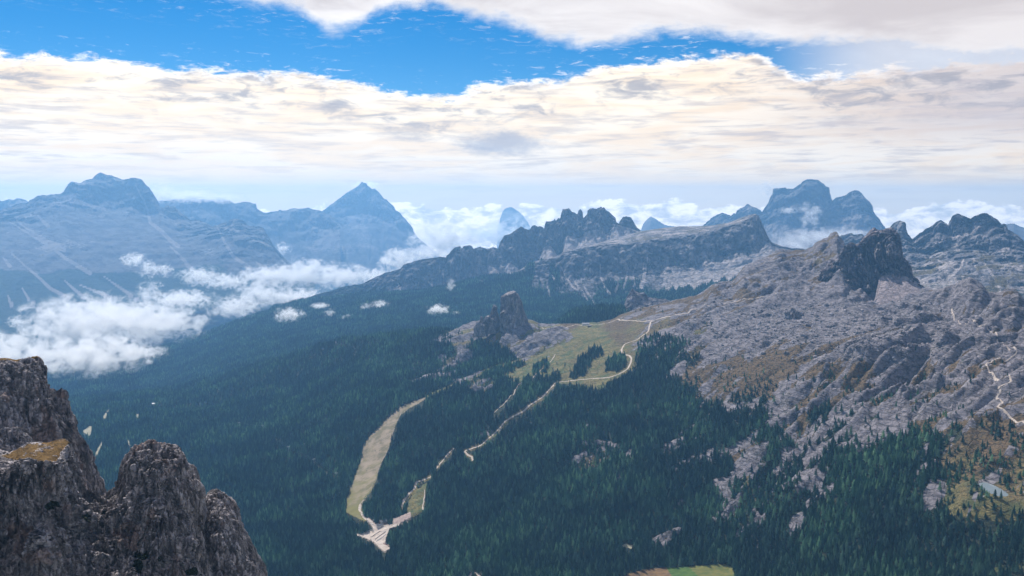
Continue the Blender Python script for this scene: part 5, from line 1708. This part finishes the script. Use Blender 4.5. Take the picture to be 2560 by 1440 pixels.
# woods on the skirt of the mesa and on the hump
def skirt_points(data, dens, jit):
    P2, z, px, py = data[:4]
    G, R = z[..., 1], z[..., 0]
    pts = []
    A = np.linalg.norm(np.cross(P2[1:, :-1] - P2[:-1, :-1], P2[:-1, 1:] - P2[:-1, :-1]), axis=-1)
    g = np.clip(G[:-1, :-1] - R[:-1, :-1], 0, 1)
    lam = A * g * dens * ((px[:-1, :-1] > -60) & (px[:-1, :-1] < 2620))
    cnt = rng.poisson(lam)
    jj, ii = np.nonzero(cnt)
    jj, ii = np.repeat(jj, cnt[jj, ii]), np.repeat(ii, cnt[jj, ii])
    u, v = rng.random(len(jj))[:, None], rng.random(len(jj))[:, None]
    return (P2[jj, ii] * (1 - u) + P2[jj, ii + 1] * u) * (1 - v) + (P2[jj + 1, ii] * (1 - u) + P2[jj + 1, ii + 1] * u) * v


sp_ = np.concatenate([skirt_points(MESA, 1 / 130.0, 1), skirt_points((HUMPM[1], HUMPM[2], HUMPM[3], HUMPM[4]), 1 / 60.0, 1)])
ns = len(sp_)
print('trees', n_all, 'far', ns)
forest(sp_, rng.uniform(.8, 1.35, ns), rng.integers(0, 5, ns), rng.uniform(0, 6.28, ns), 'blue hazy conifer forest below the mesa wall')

# ------------------------------------------------------------------ air
def box(name, x0, x1, y0, y1, z0, z1, mat):
    V = np.array([(x, y, z) for z in (z0, z1) for y in (y0, y1) for x in (x0, x1)], float)
    Q = np.array([(0, 2, 3, 1), (4, 5, 7, 6), (0, 1, 5, 4), (2, 6, 7, 3), (0, 4, 6, 2), (1, 3, 7, 5)])
    return raw_mesh(name, V, Q, mat, smooth=False)


M_HAZE = bpy.data.materials.new('haze')
M_HAZE.use_nodes = True
NH = NT(M_HAZE.node_tree)
NH.n.clear()
pv = NH.new('ShaderNodeVolumePrincipled')
pv.inputs['Color'].default_value = (0.25, 0.57, 1.0, 1)
pv.inputs['Density'].default_value = HAZE_D
pv.inputs['Anisotropy'].default_value = 0.5
ho = NH.new('ShaderNodeOutputMaterial')
NH.l.new(pv.outputs[0], ho.inputs['Volume'])
allz = [(o.matrix_world @ v.co).z for o in COL.objects if o.type == 'MESH' and o.name.startswith(('ground', 'mountain')) for v in o.data.vertices]
zlo, zhi = -1700.0, max(allz) + 25.0
if 1:
    tag(box('haze', -24000, 24000, -2500, 27500, min(zlo, min(allz) - 30), zhi, M_HAZE), 'thin blue air between the mountains', kind='stuff')

# ------------------------------------------------------------------ clouds lying in the valley and round the peaks
def cloud_mat():
    m = bpy.data.materials.new('cloud_vapour')
    m.use_nodes = True
    N = NT(m.node_tree)
    N.n.clear()
    tc = N.new('ShaderNodeTexCoord')
    oi = N.new('ShaderNodeObjectInfo')
    sp = N.new('ShaderNodeSeparateColor')
    N.l.new(oi.outputs['Color'], sp.inputs[0])
    dens, scale, soft = sp.outputs
    P = N.new('ShaderNodeNewGeometry').outputs['Position']
    rad = N.vmath('LENGTH', tc.outputs['Object'])
    sx = N.new('ShaderNodeSeparateXYZ')
    N.l.new(tc.outputs['Object'], sx.inputs[0])
    q = N.new('ShaderNodeVectorMath', operation='SCALE')
    N.l.new(P, q.inputs[0])
    N.l.new(scale, q.inputs['Scale'])
    n = N.noise(N.vmath('MULTIPLY', q.outputs[0], (0.011, 0.011, 0.014)), 1.0, 8, 0.66, dist=0.6)
    body = N.math('SUBTRACT', 1.0, rad)
    v = N.math('ADD', N.math('MULTIPLY', body, 1.15), N.math('MULTIPLY', N.math('SUBTRACT', n, 0.605), 5.4))
    v = N.math('MULTIPLY', v, N.smooth(body, 0.0, 0.25))
    v = N.smooth(v, 0.0, 0.8)
    pv = N.new('ShaderNodeVolumeScatter')
    pv.inputs['Color'].default_value = (1, 1, 1, 1)
    pv.inputs['Anisotropy'].default_value = 0.55
    N.l.new(N.math('MULTIPLY', v, dens), pv.inputs['Density'])
    o = N.new('ShaderNodeOutputMaterial')
    N.l.new(pv.outputs[0], o.inputs['Volume'])
    m.cycles.volume_step_rate = 0.35
    return m


M_CLOUD = cloud_mat()
import bmesh
bm = bmesh.new()
bmesh.ops.create_icosphere(bm, subdivisions=3, radius=1.0)
cl_me = bpy.data.meshes.new('cloud')
bm.to_mesh(cl_me)
bm.free()
cl_me.materials.append(M_CLOUD)
CLOUDS = [  # px, py, half width, half height (traced), distance, optical depth, label
    (235, 800, 175, 62, 7300, 9, 'largest heaped white cloud in the valley at the left'),
    (400, 806, 120, 48, 7600, 8, 'white cloud joined to the right side of the largest valley cloud'),
    (225, 885, 150, 52, 6300, 8, 'white cloud lying just above the wooded spur at the left'),
    (25, 888, 125, 56, 6100, 9, 'bright cloud bank directly behind the dark cliff top'),
    (345, 880, 70, 17, 6500, 4, 'thin white streak reaching right from the cloud over the spur'),
    (38, 804, 20, 14, 8000, 4, 'tiny puff at the left edge above the big valley cloud'),
    (374, 728, 36, 30, 9000, 6, 'small upright puff in the middle of the left valley'),
    (450, 748, 84, 24, 9000, 6, 'flat white cloud right of the small upright puff'),
    (336, 650, 36, 18, 10500, 5, 'small white cloud on the flank of the left massif'),
    (374, 674, 32, 22, 10400, 5, 'white wisp just below the cloud on the flank of the left massif'),
    (412, 676, 24, 18, 10300, 4, 'short wisp right of the clouds on the left massif'),
    (500, 690, 56, 26, 10200, 6, 'ragged white cloud below the streaked flank of the left massif'),
    (565, 704, 56, 20, 10400, 6, 'long ragged cloud drifting toward the middle valley'),
    (672, 690, 86, 30, 10800, 7, 'wide bright cloud in the middle valley below the pale ranges'),
    (765, 684, 94, 40, 11200, 8, 'tallest cloud heap at the foot of the pyramid peak'),
    (858, 690, 80, 34, 11600, 7, 'soft cloud at the right foot of the pyramid peak'),
    (650, 735, 80, 30, 9800, 6, 'thin cloud hanging lower in the middle valley'),
    (745, 742, 80, 24, 9700, 5, 'faint cloud just above the wooded shoulder'),
    (585, 768, 75, 30, 9300, 5, 'faint cloud over the valley floor left of the wooded spur'),
    (637, 800, 22, 13, 8000, 4, 'small puff caught on the wooded spur'),
    (722, 787, 40, 20, 7000, 7, 'round white puff floating before the wooded spur'),
    (800, 764, 26, 8, 7000, 4, 'thin small streak of cloud right of the round puff'),
    (826, 784, 18, 14, 6900, 3, 'faint small puff below the thin streak'),
    (870, 797, 24, 12, 6700, 5, 'small white puff low before the dark forest'),
    (916, 768, 18, 14, 6800, 3, 'faint puff at the left of the pair before the forest'),
    (950, 762, 26, 13, 6800, 5, 'brighter puff at the right of the pair before the forest'),
    (925, 788, 18, 9, 6700, 4, 'little puff hanging under the pair before the forest'),
    (1094, 775, 32, 17, 6300, 7, 'lone white puff left of the square rock tower'),
    (1140, 784, 13, 7, 6300, 4, 'tiny puff beside the lone white puff'),
    (1127, 712, 13, 18, 7100, 3, 'faint upright wisp against the foot of the grey wall'),
    (1000, 648, 62, 36, 11500, 7, 'white cloud rising behind the left end of the jagged ridge'),
    (945, 690, 60, 22, 11500, 6, 'low cloud pouring behind the wooded shoulder'),
    (1110, 598, 95, 46, 14500, 9, 'greyish cumulus right of the pyramid peak'),
    (1060, 636, 60, 24, 14000, 6, 'soft cloud between the pyramid peak and the jagged ridge'),
    (410, 486, 40, 22, 17000, 6, 'bright cloud spilling over the shoulder of the left massif'),
    (480, 491, 66, 17, 17300, 5, 'cloud bank trailing along the ridge right of the left massif'),
    (560, 496, 44, 15, 17500, 4, 'thin cloud at the end of the bank on the far ridge'),
    (914, 462, 36, 12, 21900, 5, 'small cap of cloud on the tip of the pyramid peak'),
    (706, 622, 24, 17, 15500, 5, 'small bright cloud in the saddle left of the pyramid peak'),
    (2026, 536, 30, 36, 14200, 6, 'white puff on the face of the throne shaped peak'),
    (1918, 470, 20, 18, 15300, 4, 'little cloud at the left shoulder of the throne shaped peak'),
    (1970, 526, 26, 10, 14600, 3, 'faint wisp on the left face of the throne shaped peak'),
    (2090, 592, 120, 24, 13500, 3, 'veil of mist along the foot of the throne shaped peak'),
    (1985, 610, 70, 34, 13300, 3, 'thin mist in the gap right of the mesa'),
    (1290, 546, 70, 26, 25600, 1.8, 'thin far veil of cloud over the small peak in the cloud sea'),
    (1250, 588, 140, 40, 23000, 8, 'far cloud before the small peak in the cloud sea'),
]
for px_, py_, hw, hh, r_, od, lab in CLOUDS:
    a_, s_ = ray(px_, py_)
    o = bpy.data.objects.new('cloud', cl_me)
    COL.objects.link(o)
    o.location = (r_ * math.sin(a_), r_ * math.cos(a_), r_ * s_)
    w_, h_ = hw * r_ / F * 1.25, hh * r_ / F * 1.25
    o.scale = (w_, max(min(w_, 700), h_ * 1.2), h_)
    o.rotation_euler = (0, 0, -a_)
    o.color = (od / (2 * h_), 100.0 / (h_ * .55), 0, 1)
    tag(o, lab, 'cloud', 'clouds in the valley and round the peaks')

# ------------------------------------------------------------------ buildings, lift, cars
def boxes(name, lst, mat, parent=None, smooth=False):
    """several boxes (cx, cy, z0, sx, sy, sz) joined as one part"""
    V, Q = [], []
    for cx, cy_, z0, sx, sy, sz in lst:
        b = len(V)
        for z in (z0, z0 + sz):
            for y in (cy_ - sy / 2, cy_ + sy / 2):
                for x in (cx - sx / 2, cx + sx / 2):
                    V.append((x, y, z))
        Q += [tuple(b + k for k in q) for q in ((0, 2, 3, 1), (4, 5, 7, 6), (0, 1, 5, 4), (2, 6, 7, 3), (0, 4, 6, 2), (1, 3, 7, 5))]
    o = raw_mesh(name, np.array(V, float), np.array(Q), mat, smooth=smooth)
    if parent:
        o.parent = parent
    return o


def gable(name, w, d, z0, rise, over, th, mat, parent):
    hw, hd = w / 2 + over, d / 2 + over
    V, Q = [], []
    for s_ in (-1, 1):
        b = len(V)
        for x in (-hw, hw):
            for (y, z) in ((0, z0 + rise), (s_ * hd, z0 - over * rise / (d / 2)), (s_ * hd, z0 - over * rise / (d / 2) + th), (0, z0 + rise + th)):
                V.append((x, y + s_ * (.002 if y == 0 else 0), z))
        Q += [tuple(b + k for k in q) for q in ((0, 1, 2, 3), (4, 7, 6, 5), (0, 4, 5, 1), (1, 5, 6, 2), (2, 6, 7, 3), (3, 7, 4, 0))]
    o = raw_mesh(name, np.array(V, float), np.array(Q), mat, smooth=False)
    o.parent = parent
    return o


def gwall(name, w, d, h, rise, mat, parent):
    V = [(x, y, z) for x in (-w / 2, w / 2) for (y, z) in ((-d / 2, -3), (d / 2, -3), (d / 2, h), (0, h + rise), (-d / 2, h))]
    me = bpy.data.meshes.new(name)
    me.from_pydata(V, [], [(0, 1, 2, 3, 4), (9, 8, 7, 6, 5), (0, 4, 9, 5), (1, 6, 7, 2), (4, 3, 8, 9), (3, 2, 7, 8), (0, 5, 6, 1)])
    me.materials.append(mat)
    o = bpy.data.objects.new(name, me)
    COL.objects.link(o)
    o.parent = parent
    return o


def empty(name, p, rz, label, cat, group=None):
    e = bpy.data.objects.new(name, None)
    COL.objects.link(e)
    e.location = p
    e.rotation_euler = (0, 0, rz)
    return tag(e, label, cat, group)


W_WHITE = flat_mat('white_plaster', (0.72, 0.70, 0.66))
W_WOOD = flat_mat('brown_boards', (0.16, 0.10, 0.06))
W_STONE = flat_mat('grey_masonry', (0.34, 0.32, 0.31))
R_DARK = flat_mat('dark_roof_sheet', (0.10, 0.10, 0.11), 0.5, 0.4)
R_GREY = flat_mat('pale_roof_sheet', (0.42, 0.42, 0.43), 0.45, 0.5)
GLASS = flat_mat('window_glass', (0.03, 0.04, 0.05), 0.08, 0.6)
STEEL = flat_mat('galvanised_steel', (0.55, 0.56, 0.58), 0.4, 0.5, 0.6)


def house(p, rz, w, d, h, rise, wall, roof, label, rows=1, cols=4, chimney=True):
    e = empty('house', p, rz, label, 'house')
    gwall('wall', w, d, h, rise, wall, e)
    rf = gable('roof', w, d, h, rise, .9, .35, roof, e)
    if chimney:
        c = boxes('chimney', [(w * .25, d * .12, h + rise * .5, 1.1, 1.1, rise * .5 + 1.8)], W_STONE)
        c.parent = rf
    for r in range(rows):
        for k in range(cols):
            x = -w / 2 + w * (k + .5) / cols
            if r == 0 and k == cols // 2:
                boxes('door', [(x, -d / 2 - .05, 0.1, 1.5, .16, 2.3)], W_WOOD, e)
                continue
            f = boxes('window', [(x, -d / 2 - .03, 1.0 + 3.0 * r, 1.5, .12, 1.5)], W_WOOD, e)
            boxes('pane', [(x, -d / 2 - .06, 1.15 + 3.0 * r, 1.2, .14, 1.2)], GLASS).parent = f
    return e


def at(px, py, dz=0.0):
    w = hit(px, py)[0]
    return (w[0], w[1], w[2] + dz)


def face_cam(p):
    return -math.atan2(p[0], p[1])


p = at(1464, 813)
house(p, face_cam(p) + .1, 30, 13, 7.2, 3.2, W_WHITE, R_GREY, 'white mountain hut with a pale roof on the meadow ridge', 2, 7)
p = at(1474, 816)
house(p, face_cam(p) - .2, 15, 9, 3.6, 2.2, W_WOOD, R_DARK, 'low dark annex just below the white mountain hut', 1, 4, False)
p = at(1480, 1003)
house(p, face_cam(p) + .5, 16, 9, 4.2, 2.6, W_WHITE, R_GREY, 'lone small house in the wood right of the winding trail', 1, 4)
p = at(383, 1012)
house(p, face_cam(p) - .5, 24, 14, 6, 3.0, W_WOOD, R_GREY, 'hut with a bright roof alone in the far left forest', 1, 5)
s_ = .4028
c5p = lambda a, b: (800 + a * s_, 860 + b * s_)
p = at(*c5p(402, 1112))
house(p, face_cam(p) + .35, 30, 14, 6.5, 3.4, W_WOOD, R_DARK, 'long dark-roofed lift station above the car park', 2, 7)
p = at(*c5p(372, 1132))
house(p, face_cam(p) + .35, 17, 10, 4.5, 2.6, W_WHITE, R_DARK, 'smaller white-walled bar in front of the lift station', 1, 4)
p = at(*c5p(345, 1098))
house(p, face_cam(p) + .3, 13, 8, 3.6, 2.0, W_WOOD, R_GREY, 'small shed with a pale roof left of the lift station', 1, 3, False)

for k, (x0, y0, x1, y1) in enumerate(((292, 1040, 330, 1078), (306, 1034, 348, 1072), (322, 1028, 360, 1062), (284, 1050, 316, 1086))):
    a_, b_ = np.array(at(*c5p(x0, y0))), np.array(at(*c5p(x1, y1)))
    m_ = (a_ + b_) / 2
    L = float(np.hypot(*(b_ - a_)[:2]))
    e = empty('retaining_wall', tuple(m_ - np.array([0, 0, .6])), math.atan2(b_[1] - a_[1], b_[0] - a_[0]), ('lowest', 'third', 'topmost', 'longest')[k] + ' stone terrace wall on the bank above the lift station', 'terrace wall', 'terrace walls by the lift station')
    sl = (b_[2] - a_[2]) / max(L, 1)
    n_s = 6
    boxes('wall_face', [(-L / 2 + L * (q + .5) / n_s, 0, sl * (-L / 2 + L * (q + .5) / n_s) - .5, L / n_s + .02 * q, .8, 3.0) for q in range(n_s)], W_STONE, e)

# cars
PAINT = {'white': (0.75, 0.75, 0.74), 'silver': (0.50, 0.51, 0.53), 'dark': (0.03, 0.03, 0.035), 'blue': (0.04, 0.09, 0.25), 'red': (0.35, 0.03, 0.03)}
M_PAINT = {k: flat_mat('car_paint_' + k, v, 0.3, 0.6, 0.1) for k, v in PAINT.items()}
M_TYRE = flat_mat('tyre_rubber', (0.02, 0.02, 0.02))


def car_meshes():
    prof = [(-2.15, .35), (-2.15, .75), (-2.0, .95), (-1.2, 1.0), (1.2, 1.0), (2.0, .92), (2.15, .7), (2.15, .35)]
    def extrude(pr, hw):
        n = len(pr)
        V = [(x, s * hw, z) for s in (-1, 1) for x, z in pr]
        me = bpy.data.meshes.new('part')
        me.from_pydata(V, [], [tuple(range(n))[::-1], tuple(range(n, 2 * n))] + [(i, (i + 1) % n, n + (i + 1) % n, n + i) for i in range(n)])
        return me
    body = extrude(prof, .88)
    cabin = extrude([(-1.75, .99), (-1.25, 1.42), (.35, 1.45), (1.15, .99)], .78)
    roof = extrude([(-1.28, 1.42), (-1.2, 1.49), (.25, 1.52), (.38, 1.45)], .74)
    wv = [(.33 * math.cos(6.283 * i / 10), s * .11, .33 * math.sin(6.283 * i / 10)) for s in (-1, 1) for i in range(10)]
    wm = bpy.data.meshes.new('wheel')
    wm.from_pydata(wv, [], [tuple(range(10))[::-1], tuple(range(10, 20))] + [(i, (i + 1) % 10, 10 + (i + 1) % 10, 10 + i) for i in range(10)])
    cabin.materials.append(GLASS)
    wm.materials.append(M_TYRE)
    return body, cabin, roof, wm


CB, CC, CR, CW = car_meshes()
BODY = {}
for k, m in M_PAINT.items():
    b_, r_ = CB.copy(), CR.copy()
    b_.materials.append(m)
    r_.materials.append(m)
    BODY[k] = (b_, r_)


def car(p, rz, colour, label):
    e = empty('parked_car', p, rz, label, 'car', 'cars in the car park')
    b_, r_ = BODY[colour]
    for nm, me in (('body', b_), ('cabin_glass', CC), ('roof', r_)):
        o = bpy.data.objects.new(nm, me)
        COL.objects.link(o)
        o.parent = e
    for sx in (-1.3, 1.3):
        for sy in (-.82, .82):
            o = bpy.data.objects.new('wheel', CW)
            COL.objects.link(o)
            o.location = (sx, sy, .33)
            o.parent = e


ROWS = [('the upper left edge of the car park', [(262, 1172), (322, 1156)], 9), ('the left middle of the car park', [(318, 1200), (372, 1164)], 8),
        ('the middle of the car park', [(345, 1212), (405, 1168)], 10), ('the right side of the car park', [(352, 1226), (408, 1184)], 9),
        ('the lower right edge of the car park', [(396, 1240), (442, 1262)], 7), ('the front of the lift station', [(318, 1118), (352, 1132)], 5)]
cols_ = ['white', 'silver', 'dark', 'white', 'blue', 'silver', 'white', 'dark', 'red', 'silver']
q = 0
for where, ((x0, y0), (x1, y1)), n in ROWS:
    for k in range(n):
        f = k / (n - 1)
        p = at(*c5p(x0 + (x1 - x0) * f, y0 + (y1 - y0) * f), .45)
        cl_ = cols_[(q * 7 + k * 3) % 10]
        car(p, face_cam(p) + 1.2 + random.uniform(-.06, .06), cl_, cl_ + ' car parked in the row along ' + where)
        q += 1
    q += 2

# chairlift across the left forest
PYL = [(598, 1065), (657, 1073), (721, 1128), (785, 1160), (841, 1196)]
tops = []
for k, (a, b) in enumerate(PYL):
    p = np.array(at(a, b + 6))
    nxt = np.array(at(*PYL[min(k + 1, 4)])) - np.array(at(*PYL[min(k + 1, 4) - 1]))
    rz = math.atan2(nxt[1], nxt[0])
    e = empty('lift_pylon', tuple(p), rz, ('highest and farthest', 'second highest', 'middle', 'second lowest', 'lowest and nearest')[k] + ' of the five steel chairlift pylons crossing the left forest', 'pylon', 'chairlift pylons')
    boxes('mast', [(0, 0, -2, 1.0, 1.0, 27)], STEEL, e)
    boxes('cross_arm', [(0, 0, 25.2, 1.2, 9, .9)], STEEL, e)
    for s__ in (-1, 1):
        boxes('sheave_rail', [(0, s__ * 4, 24.2, 5, .7, .8)], STEEL, e)
    tops.append((p + np.array([0, 0, 24.8]), rz))
for s__, lab in ((-1, 'steel chairlift rope on the near side of the pylons'), (1, 'steel chairlift rope on the far side of the pylons')):
    pts = []
    for (p0, r0), (p1, r1) in zip(tops[:-1], tops[1:]):
        for f in np.linspace(0, 1, 14)[:-1]:
            o_ = np.array([-math.sin(r0), math.cos(r0), 0]) * 4 * s__
            pp = p0 * (1 - f) + p1 * f + o_
            pp[2] -= 4 * .012 * np.linalg.norm(p1 - p0) * f * (1 - f)
            pts.append(pp)
    pts.append(tops[-1][0] + np.array([-math.sin(tops[-1][1]), math.cos(tops[-1][1]), 0]) * 4 * s__)
    pts = np.array(pts)
    ring = [(0, .12), (.11, -.06), (-.11, -.06)]
    grid = np.array([[q_ + np.array([-math.sin(tops[0][1]) * u, math.cos(tops[0][1]) * u, v]) for q_ in pts] for u, v in ring + ring[:1]])
    tag(grid_mesh('cable', grid, STEEL), lab, 'cable')

# snow cannons standing along the ski run
for k, (a, b) in enumerate(((983, 1065), (967, 1088), (953, 1103), (952, 1156), (916, 1180), (938, 1130))):
    p = at(a, b)
    e = empty('snow_cannon', p, random.uniform(-.4, .4), ('uppermost', 'second', 'third', 'fifth', 'lowest', 'fourth')[k] + ' snow cannon from the top along the tan ski run', 'snow cannon', 'snow cannons along the ski run')
    boxes('post', [(0, 0, -.5, .5, .5, 4.2)], STEEL, e)
    n_ = 8
    V = [(x, .75 * math.cos(6.283 * i / n_), 4.2 + .75 * math.sin(6.283 * i / n_)) for x in (-1.2, 1.2) for i in range(n_)]
    me = bpy.data.meshes.new('barrel')
    me.from_pydata(V, [], [tuple(range(n_)), tuple(range(n_, 2 * n_))[::-1]] + [(i, n_ + i, n_ + (i + 1) % n_, (i + 1) % n_) for i in range(n_)])
    me.materials.append(M_PAINT['dark'])
    o = bpy.data.objects.new('barrel', me)
    COL.objects.link(o)
    o.parent = e

# ------------------------------------------------------------------ boulders below the tower
def boulder(r, seed, n=2):
    bm = bmesh.new()
    bmesh.ops.create_icosphere(bm, subdivisions=n, radius=1.0)
    V = np.array([v.co[:] for v in bm.verts])
    T = np.array([[v.index for v in f.verts] for f in bm.faces])
    bm.free()
    d = 1 + .35 * gn(V[:, 0] * 1.3 + seed, V[:, 1] * 1.3, V[:, 2] * 1.3) + .22 * gn(V[:, 0] * 2.9 + seed, V[:, 1] * 2.9, V[:, 2] * 2.9)
    return V * d[:, None] * np.array([1, 1, .75]) * r, T


VV, TT = [], []
shapes = [boulder(1.0, 3.7 * k, 1) for k in range(12)]
b0 = 0
nb = 0
for _ in range(5200):
    a, b = rng.uniform(1690, 2380), rng.uniform(745, 905)
    w_ = math.exp(-((a - 2010) / 260) ** 2 - ((b - 810) / 55) ** 2) + .12
    if rng.random() > w_:
        continue
    nb += 1
    shp, tri = shapes[nb % 12]
    p = hit(a, b)[0]
    r_ = min(9.0, 1.5 * rng.pareto(2.2) + 1.3)
    an = rng.uniform(0, 6.28)
    R_ = np.array([[math.cos(an), -math.sin(an), 0], [math.sin(an), math.cos(an), 0], [0, 0, 1]])
    VV.append((shp * r_) @ R_.T + p + np.array([0, 0, .1 * r_]))
    TT.append(tri + b0)
    b0 += len(shp)
VV, TT = np.concatenate(VV), np.concatenate(TT)
tag(raw_mesh('boulders', VV, TT, M_TOWER, np.zeros((len(VV), 4)), smooth=False), 'field of pale boulders below the dark rock tower', kind='stuff')

bv, bt = boulder(1.0, 9.0, 5)
bv = bv * np.array([30, 26, 34])
nrm = bv / (np.linalg.norm(bv, axis=1)[:, None] + 1e-9)
bv = rough(bv[None], nrm[None], 6, 14, 2.0, 4, 3.0)[0]
bv = blocks(bv[None], nrm[None], 3, 8, 2.0, 3.0)[0]
p = np.array(at(1984, 792)) + np.array([0, 0, 2])
tag(raw_mesh('boulder', bv + p, bt, M_TOWER, np.zeros((len(bv), 4))), 'house-sized rounded grey boulder on the stony slope left below the dark tower', 'boulder')
